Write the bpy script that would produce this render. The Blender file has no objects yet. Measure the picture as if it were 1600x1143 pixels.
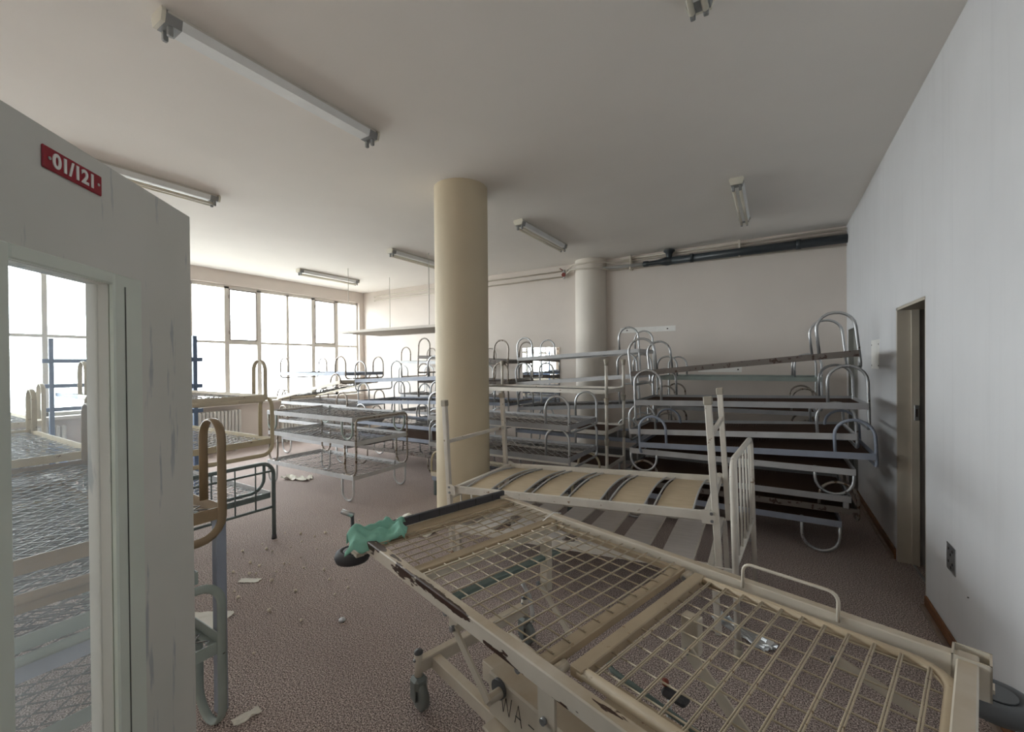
import bpy, math, random
from mathutils import Vector, Matrix
random.seed(7)
S = bpy.context.scene
COL = S.collection
PI = math.pi

# ------------------------------------------------------------------ camera
cam_d = bpy.data.cameras.new('camera')
cam_d.sensor_width = 36.0
cam_d.lens = 36.0 * 663.98 / 1600.0
cam_d.clip_start = 0.02
cam = bpy.data.objects.new('camera', cam_d)
COL.objects.link(cam)
_y, _p, _r = math.radians(31.606), math.radians(-0.353), math.radians(-0.489)
F = Vector((-math.sin(_y) * math.cos(_p), math.cos(_y) * math.cos(_p), math.sin(_p)))
R0 = Vector((math.cos(_y), math.sin(_y), 0))
U0 = R0.cross(F)
Rv = math.cos(_r) * R0 + math.sin(_r) * U0
Uv = -math.sin(_r) * R0 + math.cos(_r) * U0
cam.matrix_world = Matrix(((Rv.x, Uv.x, -F.x, 0), (Rv.y, Uv.y, -F.y, 0), (Rv.z, Uv.z, -F.z, 1.6), (0, 0, 0, 1)))
S.camera = cam

# ------------------------------------------------------------------ daylight: one even overcast sky
world = bpy.data.worlds.new('overcast_sky')
S.world = world
world.use_nodes = True
bg = world.node_tree.nodes['Background']
bg.inputs[0].default_value = (0.93, 0.97, 1.0, 1)
bg.inputs[1].default_value = 15.5
S.view_settings.view_transform = 'Standard'
S.view_settings.look = 'None'
S.view_settings.gamma = 1.0
S.view_settings.use_curve_mapping = False
S.view_settings.exposure = 0.0
S.cycles.use_denoising = True
S.cycles.max_bounces = 14
S.cycles.diffuse_bounces = 8
S.cycles.transparent_max_bounces = 16
S.cycles.sample_clamp_indirect = 8.0

# room dimensions (metres)
XL, XR, YB, YF, ZC = -8.777, 0.834, 7.164, -4.2, 3.391
YD, XP = -0.15, -0.95            # entrance partition: wall beside the door and its return
SILL, WTOP, TRANS = 0.90, 3.11, 2.05
LIT = []
# light portals: tell the renderer where the daylight enters (they give no light of their own)
for y0, y1 in ((-4.0, 1.5), (1.5, 7.05)):
    ld = bpy.data.lights.new('window_portal', 'AREA')
    ld.shape = 'RECTANGLE'
    ld.size = WTOP - SILL
    ld.size_y = y1 - y0
    ld.cycles.is_portal = True
    lo = bpy.data.objects.new('window_portal', ld)
    COL.objects.link(lo)
    lo.location = (XL - 0.20, (y0 + y1) / 2, (SILL + WTOP) / 2)
    lo.rotation_euler = (0, -PI / 2, 0)

# ------------------------------------------------------------------ materials
def mat_base(name):
    m = bpy.data.materials.new(name)
    m.use_nodes = True
    nt = m.node_tree
    b = nt.nodes['Principled BSDF']
    return m, nt, b

def nd(nt, t, **kw):
    n = nt.nodes.new(t)
    for k, v in kw.items():
        if k in n.inputs.keys():
            n.inputs[k].default_value = v
        else:
            setattr(n, k, v)
    return n

def c4(c):
    return (c[0], c[1], c[2], 1)

def srgb(r, g, b):
    f = lambda v: (v / 255 / 12.92) if v / 255 <= 0.04045 else ((v / 255 + 0.055) / 1.055) ** 2.4
    return (f(r), f(g), f(b))

def ramp(nt, fac, stops):
    r = nt.nodes.new('ShaderNodeValToRGB')
    while len(r.color_ramp.elements) < len(stops):
        r.color_ramp.elements.new(0.5)
    for e, (p, c) in zip(r.color_ramp.elements, stops):
        e.position = p
        e.color = c4(c) if len(c) == 3 else c
    nt.links.new(fac, r.inputs[0])
    return r.outputs[0]

def coords(nt, scale=(1, 1, 1), kind='Object'):
    tc = nt.nodes.new('ShaderNodeTexCoord')
    mp = nt.nodes.new('ShaderNodeMapping')
    mp.inputs['Scale'].default_value = scale
    nt.links.new(tc.outputs[kind], mp.inputs[0])
    return mp.outputs[0]

def noise(nt, vec, scale, detail=3.0, rough=0.55):
    n = nt.nodes.new('ShaderNodeTexNoise')
    n.inputs['Scale'].default_value = scale
    n.inputs['Detail'].default_value = detail
    n.inputs['Roughness'].default_value = rough
    nt.links.new(vec, n.inputs['Vector'])
    return n.outputs['Fac']

def mixc(nt, fac, a, b):
    m = nt.nodes.new('ShaderNodeMix')
    m.data_type = 'RGBA'
    for sock, v in ((m.inputs[0], fac), (m.inputs[6], a), (m.inputs[7], b)):
        if hasattr(v, 'is_linked'):
            nt.links.new(v, sock)
        else:
            sock.default_value = v if isinstance(v, float) else c4(v)
    return m.outputs[2]

def bump(nt, b, height, strength, dist=0.01):
    n = nt.nodes.new('ShaderNodeBump')
    n.inputs['Strength'].default_value = strength
    n.inputs['Distance'].default_value = dist
    nt.links.new(height, n.inputs['Height'])
    nt.links.new(n.outputs[0], b.inputs['Normal'])

def plaster(name, col, var=0.06, rough=0.85, streak=0.0):
    m, nt, b = mat_base(name)
    v = coords(nt)
    n1 = noise(nt, v, 1.3, 4)
    lo = tuple(max(0, c * (1 - var)) for c in col)
    hi = tuple(min(1, c * (1 + var)) for c in col)
    c = ramp(nt, n1, [(0.3, lo), (0.7, hi)])
    if streak:
        v2 = coords(nt, (14, 14, 0.8))
        n2 = noise(nt, v2, 1.0, 3)
        c = mixc(nt, ramp(nt, n2, [(0.52, (0, 0, 0)), (0.72, (streak, streak, streak))]), c, tuple(x * 0.72 for x in col))
    nt.links.new(c, b.inputs['Base Color'])
    b.inputs['Roughness'].default_value = rough
    bump(nt, b, noise(nt, v, 70, 3), 0.12, 0.004)
    return m

def top_dust(nt, v):
    g = nt.nodes.new('ShaderNodeNewGeometry')
    sp = nt.nodes.new('ShaderNodeSeparateXYZ')
    nt.links.new(g.outputs['True Normal'], sp.inputs[0])
    up = ramp(nt, sp.outputs[2], [(0.6, (0, 0, 0)), (0.9, (1, 1, 1))])
    pat = ramp(nt, noise(nt, v, 6, 4), [(0.3, (0.35, 0.35, 0.35)), (0.65, (0.95, 0.95, 0.95))])
    mu = nt.nodes.new('ShaderNodeMath')
    mu.operation = 'MULTIPLY'
    nt.links.new(up, mu.inputs[0])
    nt.links.new(pat, mu.inputs[1])
    return mu.outputs[0]

def paint(name, col, chip=(0.09, 0.05, 0.03), amount=0.12, rough=0.42, metallic=0.0, scale=26, dust=0.10, settled=None):
    """old enamel on steel: slight tone drift, chipped spots showing rust"""
    m, nt, b = mat_base(name)
    v = coords(nt)
    c = ramp(nt, noise(nt, v, 5.0, 3), [(0.3, tuple(x * (1 - dust) for x in col)), (0.7, tuple(min(1, x * (1 + dust)) for x in col))])
    n2 = noise(nt, v, scale, 5, 0.65)
    t = 0.74 - amount
    f = ramp(nt, n2, [(t, (0, 0, 0)), (min(0.99, t + 0.03), (1, 1, 1))])
    c = mixc(nt, f, c, chip)
    if settled:                      # dust lying on the upward faces
        c = mixc(nt, top_dust(nt, v), c, settled)
    nt.links.new(c, b.inputs['Base Color'])
    b.inputs['Roughness'].default_value = rough
    b.inputs['Metallic'].default_value = metallic
    return m

def plain(name, col, rough=0.5, metallic=0.0):
    return paint(name, col, tuple(x * 0.7 for x in col), 0.02, rough, metallic, 18, 0.05)

def glass_mat(name, haze=0.0, tint=(0.96, 0.98, 0.98), hazecol=(0.8, 0.84, 0.88)):
    m = bpy.data.materials.new(name)
    m.use_nodes = True
    nt = m.node_tree
    nt.nodes.clear()
    out = nt.nodes.new('ShaderNodeOutputMaterial')
    tr = nd(nt, 'ShaderNodeBsdfTransparent')
    tr.inputs[0].default_value = c4(tint)
    gl = nd(nt, 'ShaderNodeBsdfGlossy')
    gl.inputs['Roughness'].default_value = 0.02
    lw = nd(nt, 'ShaderNodeLayerWeight')
    pw = nd(nt, 'ShaderNodeMath', operation='POWER')
    pw.inputs[1].default_value = 5.0
    ma = nd(nt, 'ShaderNodeMath', operation='MULTIPLY_ADD')
    ma.inputs[1].default_value = 0.45
    ma.inputs[2].default_value = 0.02
    nt.links.new(lw.outputs['Facing'], pw.inputs[0])
    nt.links.new(pw.outputs[0], ma.inputs[0])
    mx = nd(nt, 'ShaderNodeMixShader')
    nt.links.new(ma.outputs[0], mx.inputs[0])
    nt.links.new(tr.outputs[0], mx.inputs[1])
    nt.links.new(gl.outputs[0], mx.inputs[2])
    last = mx.outputs[0]
    if haze:
        df = nd(nt, 'ShaderNodeBsdfTranslucent')
        df.inputs[0].default_value = c4(hazecol)
        d2 = nd(nt, 'ShaderNodeBsdfDiffuse')
        d2.inputs[0].default_value = c4(hazecol)
        ad = nd(nt, 'ShaderNodeMixShader')
        ad.inputs[0].default_value = 0.35
        nt.links.new(df.outputs[0], ad.inputs[1])
        nt.links.new(d2.outputs[0], ad.inputs[2])
        v = coords(nt)
        n = noise(nt, v, 3.5, 4)
        f = ramp(nt, n, [(0.35, (haze * 0.7,) * 3), (0.8, (haze * 1.5,) * 3)])
        m2 = nd(nt, 'ShaderNodeMixShader')
        nt.links.new(f, m2.inputs[0])
        nt.links.new(last, m2.inputs[1])
        nt.links.new(ad.outputs[0], m2.inputs[2])
        last = m2.outputs[0]
    nt.links.new(last, out.inputs[0])
    return m

def carpet_mat():
    m, nt, b = mat_base('brown_loop_carpet')
    v = coords(nt)
    n1 = noise(nt, v, 150, 2, 0.7)
    c = ramp(nt, n1, [(0.38, srgb(60, 45, 42)), (0.5, srgb(158, 140, 132)), (0.60, srgb(238, 223, 214))])
    n2 = noise(nt, v, 1.1, 4)
    c = mixc(nt, ramp(nt, n2, [(0.35, (0, 0, 0)), (0.75, (0.35, 0.35, 0.35))]), c, srgb(126, 106, 101))
    nt.links.new(c, b.inputs['Base Color'])
    b.inputs['Roughness'].default_value = 0.95
    b.inputs['Sheen Weight'].default_value = 0.15
    b.inputs['Sheen Roughness'].default_value = 0.45
    b.inputs['Sheen Tint'].default_value = (1.0, 0.92, 0.93, 1)
    bump(nt, b, n1, 0.8, 0.012)
    return m

def wood_mat(name, c1, c2):
    m, nt, b = mat_base(name)
    v = coords(nt, (1, 1, 12))
    c = ramp(nt, noise(nt, v, 9, 4), [(0.3, c1), (0.7, c2)])
    nt.links.new(c, b.inputs['Base Color'])
    b.inputs['Roughness'].default_value = 0.5
    return m

def ply_mat(name, c1, c2):
    m, nt, b = mat_base(name)
    v = coords(nt, (3, 40, 3))
    n = noise(nt, v, 2.0, 4)
    c = ramp(nt, n, [(0.3, c1), (0.7, c2)])
    nt.links.new(c, b.inputs['Base Color'])
    b.inputs['Roughness'].default_value = 0.6
    return m

def rail_chip_mat():
    """cream enamel with long flakes knocked off the upper half of the rail"""
    m, nt, b = mat_base('flaked_cream_enamel')
    v = coords(nt, (4.2, 17, 17))
    n = noise(nt, v, 1.0, 4, 0.6)
    f = ramp(nt, n, [(0.575, (0, 0, 0)), (0.587, (1, 1, 1))])
    v2 = coords(nt)
    base = ramp(nt, noise(nt, v2, 7, 3), [(0.3, srgb(210, 202, 188)), (0.7, srgb(226, 218, 206))])
    base = mixc(nt, top_dust(nt, v2), base, srgb(182, 164, 138))
    c = mixc(nt, f, base, srgb(62, 38, 28))
    nt.links.new(c, b.inputs['Base Color'])
    b.inputs['Roughness'].default_value = 0.35
    return m

M = {}
M['ceiling'] = plaster('ceiling_paint', srgb(236, 232, 227), 0.02)
M['wall'] = plaster('wall_paint', srgb(215, 206, 198), 0.03)
M['wall_r'] = plaster('wall_paint_streaked', srgb(211, 211, 213), 0.04, 0.8, 0.14)
M['pillar'] = plaster('pillar_paint', srgb(205, 192, 166), 0.05, 0.7)
M['pillar2'] = plaster('pale_pillar_paint', srgb(222, 215, 205), 0.03, 0.7)
M['carpet'] = carpet_mat()
M['winframe'] = plain('window_frame_paint', srgb(216, 211, 203), 0.5)
M['casement'] = plain('casement_edge_paint', srgb(120, 110, 102), 0.5)
M['glass'] = glass_mat('window_glass')
M['doorglass'] = glass_mat('dust_and_glare_door_glass', 0.095)  # thin dirt film, its bluish-white haze also stands in for glare on the pane
M['doorpaint'] = plaster('worn_door_paint', srgb(184, 184, 178), 0.06, 0.55, 0.0)
M['bead'] = plain('glazing_bead_paint', srgb(218, 224, 214), 0.5)
M['jamb'] = plain('door_frame_paint', srgb(186, 178, 164), 0.5)
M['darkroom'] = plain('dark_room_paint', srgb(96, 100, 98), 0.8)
M['greydoor'] = plain('grey_door_paint', srgb(136, 136, 130), 0.5)
M['steel'] = plain('brushed_steel_plate', (0.55, 0.56, 0.57), 0.35, 0.9)
M['wood'] = wood_mat('skirting_wood', srgb(92, 58, 34), srgb(140, 96, 62))
M['woodpale'] = wood_mat('pale_skirting_edge', srgb(120, 104, 92), srgb(150, 134, 122))
M['skirt'] = plain('pale_skirting_paint', srgb(200, 192, 182), 0.6)
M['signred'] = plain('red_sign_plastic', srgb(150, 24, 44), 0.35)
M['signwhite'] = plain('white_sign_letters', srgb(240, 238, 236), 0.5)
M['lampbody'] = plain('lamp_body_enamel', srgb(205, 202, 194), 0.4)
M['lampreflector'] = plain('lamp_reflector_white', srgb(232, 234, 234), 0.35)
M['lampcap'] = plain('lamp_cap_plastic', srgb(214, 210, 196), 0.5)
M['lampend'] = plain('lamp_end_grey', srgb(140, 142, 142), 0.45)
M['tube'] = plain('unlit_tube_glass', srgb(226, 220, 204), 0.25)
M['pipeblack'] = plain('black_drain_pipe', srgb(52, 58, 62), 0.35)
M['pipegrey'] = plain('grey_service_pipe', srgb(176, 176, 174), 0.4)
M['pipecream'] = plain('cream_service_pipe', srgb(206, 198, 186), 0.45)
M['valve'] = plain('red_valve_wheel', srgb(120, 40, 26), 0.5)
M['mirror'] = plain('mirror_silver', (0.86, 0.88, 0.88), 0.02, 1.0)
M['plate'] = plain('white_wall_patch', srgb(238, 236, 232), 0.8)
M['screw'] = plain('dark_screw', srgb(50, 44, 40), 0.5)
M['radiator'] = plain('radiator_enamel', srgb(206, 204, 198), 0.45)
# bed paints
M['grey'] = paint('worn_grey_enamel', srgb(160, 160, 162), srgb(96, 80, 68), 0.06)
M['greyblue'] = paint('grey_blue_enamel', srgb(150, 157, 172), srgb(92, 84, 80), 0.04)
M['lightgrey'] = paint('pale_grey_enamel', srgb(188, 188, 189), srgb(120, 104, 92), 0.06)
M['greygreen'] = paint('grey_green_enamel', srgb(146, 156, 150), srgb(70, 58, 48), 0.05)
M['darkgreen'] = paint('dark_grey_green_enamel', srgb(104, 116, 116), srgb(60, 52, 46), 0.06)
M['beige'] = paint('beige_enamel', srgb(192, 180, 152), srgb(110, 82, 56), 0.10)
M['cream'] = paint('cream_enamel', srgb(204, 194, 174), srgb(120, 96, 70), 0.08)
M['brown'] = paint('tan_brown_enamel', srgb(136, 116, 90), srgb(84, 60, 40), 0.05)
M['rusty'] = paint('rusted_grey_steel', srgb(112, 104, 98), srgb(66, 46, 36), 0.16, 0.6, 0.0, 16)
M['white'] = paint('chipped_white_enamel', srgb(216, 210, 200), srgb(150, 126, 104), 0.09, 0.42, 0.0, 16)
M['blue'] = paint('blue_enamel', srgb(104, 124, 156), srgb(60, 60, 66), 0.05)
M['chrome'] = paint('dull_chromed_tube', (0.52, 0.53, 0.54), (0.16, 0.12, 0.10), 0.12, 0.38, 0.75)
M['browntube'] = paint('browned_tube', (0.33, 0.29, 0.25), (0.12, 0.07, 0.04), 0.18, 0.42, 0.5)
M['spring'] = plain('grey_spring_wire', (0.17, 0.165, 0.16), 0.5, 0.3)
M['springpale'] = plain('pale_spring_wire', (0.36, 0.34, 0.32), 0.5, 0.3)
M['springrust'] = plain('rusted_spring_wire', srgb(84, 62, 50), 0.7, 0.2)
# hospital bed
M['hcream'] = paint('hospital_cream_enamel', srgb(210, 202, 188), srgb(92, 66, 46), 0.02, 0.38, settled=srgb(184, 166, 140))
M['hdust'] = paint('dusty_cream_enamel', srgb(178, 160, 134), srgb(140, 116, 88), 0.10, 0.6)
M['hchip'] = rail_chip_mat()
M['wire'] = paint('cream_coated_wire', srgb(190, 175, 150), srgb(120, 94, 66), 0.14, 0.5)
M['tealbar'] = plain('teal_grey_bar', srgb(112, 128, 124), 0.5)
M['rubber'] = plain('black_rubber', srgb(72, 72, 76), 0.65)
M['rubbergrey'] = plain('grey_rubber', srgb(92, 94, 96), 0.5)
M['caster'] = plain('caster_grey_metal', srgb(124, 130, 128), 0.45, 0.2)
M['bolt'] = plain('zinc_bolt', (0.34, 0.36, 0.38), 0.35, 0.8)
M['ink'] = plain('black_marker_ink', srgb(40, 38, 36), 0.6)
M['red'] = plain('red_knob', srgb(140, 62, 44), 0.4)
M['cloth'] = paint('green_surgical_cloth', srgb(136, 192, 174), srgb(160, 206, 190), 0.10, 0.9, 0.0, 14)
M['ply'] = ply_mat('bare_plywood', srgb(186, 168, 138), srgb(206, 188, 160))
M['greyboard'] = ply_mat('grey_board', srgb(206, 200, 196), srgb(222, 216, 212))
M['paper'] = plain('crumpled_paper', srgb(226, 222, 212), 0.85)
M['pellet'] = plain('dry_clay_pellet', srgb(226, 216, 200), 0.9)
M['foil'] = plain('crumpled_foil', (0.6, 0.62, 0.64), 0.3, 0.7)
M['cap'] = plain('grey_plastic_cap', srgb(168, 160, 146), 0.6)

# ------------------------------------------------------------------ mesh helpers
class MB:
    def __init__(self):
        self.v, self.f, self.s = [], [], []

    def add(self, vs, fs, smooth=False):
        o = len(self.v)
        self.v += [tuple(p) for p in vs]
        self.f += [tuple(i + o for i in f) for f in fs]
        self.s += [smooth] * len(fs)
        return self

    def box(self, x0, x1, y0, y1, z0, z1, bev=0.0):
        if bev <= 0:
            vs = [(x, y, z) for x in (x0, x1) for y in (y0, y1) for z in (z0, z1)]
            fs = [(0, 1, 3, 2), (4, 6, 7, 5), (0, 4, 5, 1), (2, 3, 7, 6), (0, 2, 6, 4), (1, 5, 7, 3)]
            return self.add(vs, fs)
        b = min(bev, (x1 - x0) / 2.01, (y1 - y0) / 2.01, (z1 - z0) / 2.01)
        vs, idx = [], {}
        for i, x in enumerate((x0, x1)):
            for j, y in enumerate((y0, y1)):
                for k, z in enumerate((z0, z1)):
                    sx, sy, sz = (1 - 2 * i), (1 - 2 * j), (1 - 2 * k)
                    idx[i, j, k, 0] = len(vs); vs.append((x, y + sy * b, z + sz * b))
                    idx[i, j, k, 1] = len(vs); vs.append((x + sx * b, y, z + sz * b))
                    idx[i, j, k, 2] = len(vs); vs.append((x + sx * b, y + sy * b, z))
        I = lambda i, j, k, a: idx[i, j, k, a]
        fs = []
        for i in (0, 1):
            q = [I(i, 0, 0, 0), I(i, 0, 1, 0), I(i, 1, 1, 0), I(i, 1, 0, 0)]
            fs.append(q if i == 0 else q[::-1])
            q = [I(0, i, 0, 1), I(1, i, 0, 1), I(1, i, 1, 1), I(0, i, 1, 1)]
            fs.append(q if i == 0 else q[::-1])
            q = [I(0, 0, i, 2), I(0, 1, i, 2), I(1, 1, i, 2), I(1, 0, i, 2)]
            fs.append(q if i == 0 else q[::-1])
        for a in (0, 1):
            for c in (0, 1):
                fs.append((I(a, c, 0, 0), I(a, c, 1, 0), I(a, c, 1, 1), I(a, c, 0, 1)))
                fs.append((I(a, 0, c, 0), I(a, 1, c, 0), I(a, 1, c, 2), I(a, 0, c, 2)))
                fs.append((I(0, a, c, 1), I(1, a, c, 1), I(1, a, c, 2), I(0, a, c, 2)))
                for d in (0, 1):
                    fs.append((I(a, c, d, 0), I(a, c, d, 1), I(a, c, d, 2)))
        return self.add(vs, fs)

    def tube(self, pts, r, sides=8, closed=False, caps=True, rx=None, n0=None, smooth=True):
        P = [Vector(p) for p in pts]
        n = len(P)
        T = []
        for i in range(n):
            a = P[(i - 1) % n] if (closed or i > 0) else P[i]
            b = P[(i + 1) % n] if (closed or i < n - 1) else P[i]
            d = b - a
            T.append(d.normalized() if d.length > 1e-9 else Vector((0, 0, 1)))
        N = Vector(n0) if n0 else (Vector((0, 0, 1)) if abs(T[0].z) < 0.9 else Vector((0, 1, 0)))
        N = (N - T[0] * N.dot(T[0])).normalized()
        rx = r if rx is None else rx
        vs, fs = [], []
        for i in range(n):
            if i:
                N = N - T[i] * N.dot(T[i])
                N = N.normalized() if N.length > 1e-6 else T[i].orthogonal().normalized()
            B = T[i].cross(N)
            for k in range(sides):
                a = 2 * PI * (k + 0.5) / sides
                vs.append(P[i] + N * (math.cos(a) * r) + B * (math.sin(a) * rx))
        m = n if closed else n - 1
        for i in range(m):
            j = (i + 1) % n
            for k in range(sides):
                l = (k + 1) % sides
                fs.append((i * sides + k, i * sides + l, j * sides + l, j * sides + k))
        self.add(vs, fs, smooth and sides > 4)
        if caps and not closed:
            o = len(self.v) - len(vs)
            self.f.append(tuple(o + k for k in range(sides))[::-1]); self.s.append(False)
            self.f.append(tuple(o + (n - 1) * sides + k for k in range(sides))); self.s.append(False)
        return self

    def bar(self, a, b, w, h, up=(0, 0, 1)):
        a, b = Vector(a), Vector(b)
        t = (b - a).normalized()
        u = Vector(up)
        u = u - t * u.dot(t)
        u = u.normalized() if u.length > 1e-6 else t.orthogonal().normalized()
        s = t.cross(u)
        vs = []
        for p in (a, b):
            for i, j in ((-1, -1), (1, -1), (1, 1), (-1, 1)):
                vs.append(p + s * (i * w / 2) + u * (j * h / 2))
        return self.add(vs, [(0, 3, 2, 1), (4, 5, 6, 7), (0, 1, 5, 4), (1, 2, 6, 5), (2, 3, 7, 6), (3, 0, 4, 7)])

    def cyl(self, c, r, h, axis='z', n=20, r2=None):
        r2 = r if r2 is None else r2
        vs, fs = [], []
        for k in range(n):
            a = 2 * PI * k / n
            x, y = math.cos(a), math.sin(a)
            for rr, z in ((r, -h / 2), (r2, h / 2)):
                p = (x * rr, y * rr, z)
                p = {'z': p, 'x': (p[2], p[0], p[1]), 'y': (p[1], p[2], p[0])}[axis]
                vs.append((c[0] + p[0], c[1] + p[1], c[2] + p[2]))
        for k in range(n):
            l = (k + 1) % n
            fs.append((2 * k, 2 * l, 2 * l + 1, 2 * k + 1))
        self.add(vs, fs, True)
        o = len(self.v) - 2 * n
        self.f.append(tuple(o + 2 * k for k in range(n))[::-1]); self.s.append(False)
        self.f.append(tuple(o + 2 * k + 1 for k in range(n))); self.s.append(False)
        return self

    def lathe(self, c, prof, n=24, axis='z'):
        """prof: (radius, height) pairs"""
        vs, fs = [], []
        for r, z in prof:
            for k in range(n):
                a = 2 * PI * k / n
                p = (math.cos(a) * r, math.sin(a) * r, z)
                p = {'z': p, 'x': (p[2], p[0], p[1]), 'y': (p[1], p[2], p[0])}[axis]
                vs.append((c[0] + p[0], c[1] + p[1], c[2] + p[2]))
        for i in range(len(prof) - 1):
            for k in range(n):
                l = (k + 1) % n
                fs.append((i * n + k, i * n + l, (i + 1) * n + l, (i + 1) * n + k))
        return self.add(vs, fs, True)

    def prism(self, poly, axis, a0, a1):
        """poly of 2D points extruded along axis from a0 to a1"""
        n = len(poly)
        mk = {'x': lambda p, a: (a, p[0], p[1]), 'y': lambda p, a: (p[0], a, p[1]), 'z': lambda p, a: (p[0], p[1], a)}[axis]
        vs = [mk(p, a0) for p in poly] + [mk(p, a1) for p in poly]
        fs = [tuple(range(n))[::-1], tuple(range(n, 2 * n))]
        fs += [(i, (i + 1) % n, n + (i + 1) % n, n + i) for i in range(n)]
        return self.add(vs, fs)

    def mesh(self, name):
        me = bpy.data.meshes.new(name)
        me.from_pydata(self.v, [], self.f)
        me.polygons.foreach_set('use_smooth', self.s)
        me.update()
        return me

def obj(name, mb, mat, parent=None, loc=(0, 0, 0), rot=(0, 0, 0)):
    me = mb.mesh(name) if isinstance(mb, MB) else mb
    o = bpy.data.objects.new(name, me)
    COL.objects.link(o)
    m = M[mat] if isinstance(mat, str) else mat
    if len(me.materials) == 0:
        me.materials.append(None)
    o.material_slots[0].link = 'OBJECT'
    o.material_slots[0].material = m
    o.location = loc
    o.rotation_euler = rot
    if parent:
        o.parent = parent
    return o

def tag(o, label, cat, group=None, kind=None):
    o['label'] = label
    o['category'] = cat
    if group: o['group'] = group
    if kind: o['kind'] = kind
    return o

def thing(name, label, cat, loc=(0, 0, 0), rot=(0, 0, 0), group=None):
    o = bpy.data.objects.new(name, None)
    o.empty_display_size = 0.1
    COL.objects.link(o)
    o.location = loc
    o.rotation_euler = rot
    return tag(o, label, cat, group)

def struct(name, mb, mat, label, cat, parent=None):
    o = obj(name, mb, mat, parent)
    if parent is None:
        tag(o, label, cat, None, 'structure')
    return o

# ------------------------------------------------------------------ room shell
struct('floor', MB().box(XL - 0.3, XR + 2.6, YF - 0.3, YB + 0.3, -0.12, 0.0), 'carpet', 'speckled brown loop pile carpet over the whole floor', 'floor')
struct('ceiling', MB().box(XL - 0.3, XR + 2.6, YF - 0.3, YB + 0.3, ZC, ZC + 0.15), 'ceiling', 'plain off-white plaster ceiling', 'ceiling')
struct('wall_back', MB().box(XL - 0.3, XR + 0.3, YB, YB + 0.25, 0, ZC), 'wall', 'off-white far wall behind the bed stacks', 'wall')
DY0, DY1, DZ = 3.727, 4.490, 2.011      # side doorway
EY0, EY1, EZ = 6.31, 7.03, 2.0          # grey door in the far corner
w = MB()
w.box(XR, XR + 0.22, -2.2, DY0, 0, ZC)
w.box(XR, XR + 0.22, DY0, DY1, DZ, ZC)
w.box(XR, XR + 0.22, DY1, EY0, 0, ZC)
w.box(XR, XR + 0.22, EY0, EY1, EZ, ZC)
w.box(XR, XR + 0.22, EY1, YB + 0.25, 0, ZC)
struct('wall_right', w, 'wall_r', 'streaked off-white side wall with the open doorway', 'wall')
# wall with the windows: parapet, lintel, end pier
w = MB()
w.box(XL - 0.25, XL, YF, YB, 0, SILL)
w.box(XL - 0.25, XL, YF, YB, WTOP + 0.03, ZC)
w.box(XL - 0.25, XL, 7.03, YB, SILL, WTOP + 0.03)
w.box(XL - 0.25, XL, YF, -3.95, SILL, WTOP + 0.03)
struct('wall_left', w, 'wall', 'off-white wall around the long window band', 'wall')
w = MB()
w.box(XL - 0.25, XP, YF - 0.2, YF, 0, ZC)
w.box(XP, XP + 0.15, YF, YD, 0, ZC)
w.box(XP + 0.15, -0.80, YD - 0.15, YD, 0, ZC)
w.box(0.20, XR, YD - 0.15, YD, 0, ZC)
w.box(-0.80, 0.20, YD - 0.15, YD, 2.05, ZC)
w.box(XP + 0.15, XR + 0.2, -2.3, -2.2, 0, ZC)
struct('wall_front', w, 'wall', 'off-white entrance wall around the doorway', 'wall')
# room beyond the side doorway
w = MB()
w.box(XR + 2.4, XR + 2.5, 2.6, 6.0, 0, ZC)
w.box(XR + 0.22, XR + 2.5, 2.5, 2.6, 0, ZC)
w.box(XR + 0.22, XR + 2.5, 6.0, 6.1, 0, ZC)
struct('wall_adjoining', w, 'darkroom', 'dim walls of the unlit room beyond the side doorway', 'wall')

struct('ground_outside', MB().box(-70, XL - 1.2, -45, 55, -3.3, -3.2), plain('outside_bounce_ground', srgb(150, 148, 142), 0.9), 'unseen pale ground outside the windows, added for its bounce light', 'ground')  # unseen ground, added so less light than open sky reaches the ceiling

# pillars
def pillar(name, x, y, r, mat, label):
    m = MB()
    m.lathe((x, y, 0), [(r, 0), (r, ZC)], 64)
    return struct(name, m, mat, label, 'pillar')
pillar('column', -2.728, 3.458, 0.272, 'pillar', 'free-standing round beige pillar in the middle of the room')
pillar('column', -2.74, 7.14, 0.275, 'pillar2', 'pale round pillar set into the far wall')

# skirting
for i, (y0, y1) in enumerate(((-0.15, DY0 - 0.02), (DY1 + 0.02, EY0))):
    m = MB().box(XR - 0.014, XR, y0, y1, 0.0, 0.085, 0.003)
    o = struct('baseboard_right', m, 'wood', ('brown wooden skirting between entrance and side doorway', 'brown wooden skirting between side doorway and far corner')[i], 'baseboard')
    obj('edge_strip', MB().box(XR - 0.034, XR - 0.014, y0, y1, 0.0, 0.03, 0.003), 'woodpale', o)
struct('baseboard_back', MB().box(XL, -3.02, YB - 0.02, YB, 0, 0.10, 0.003), 'skirt', 'pale skirting along the far wall', 'baseboard')

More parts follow.
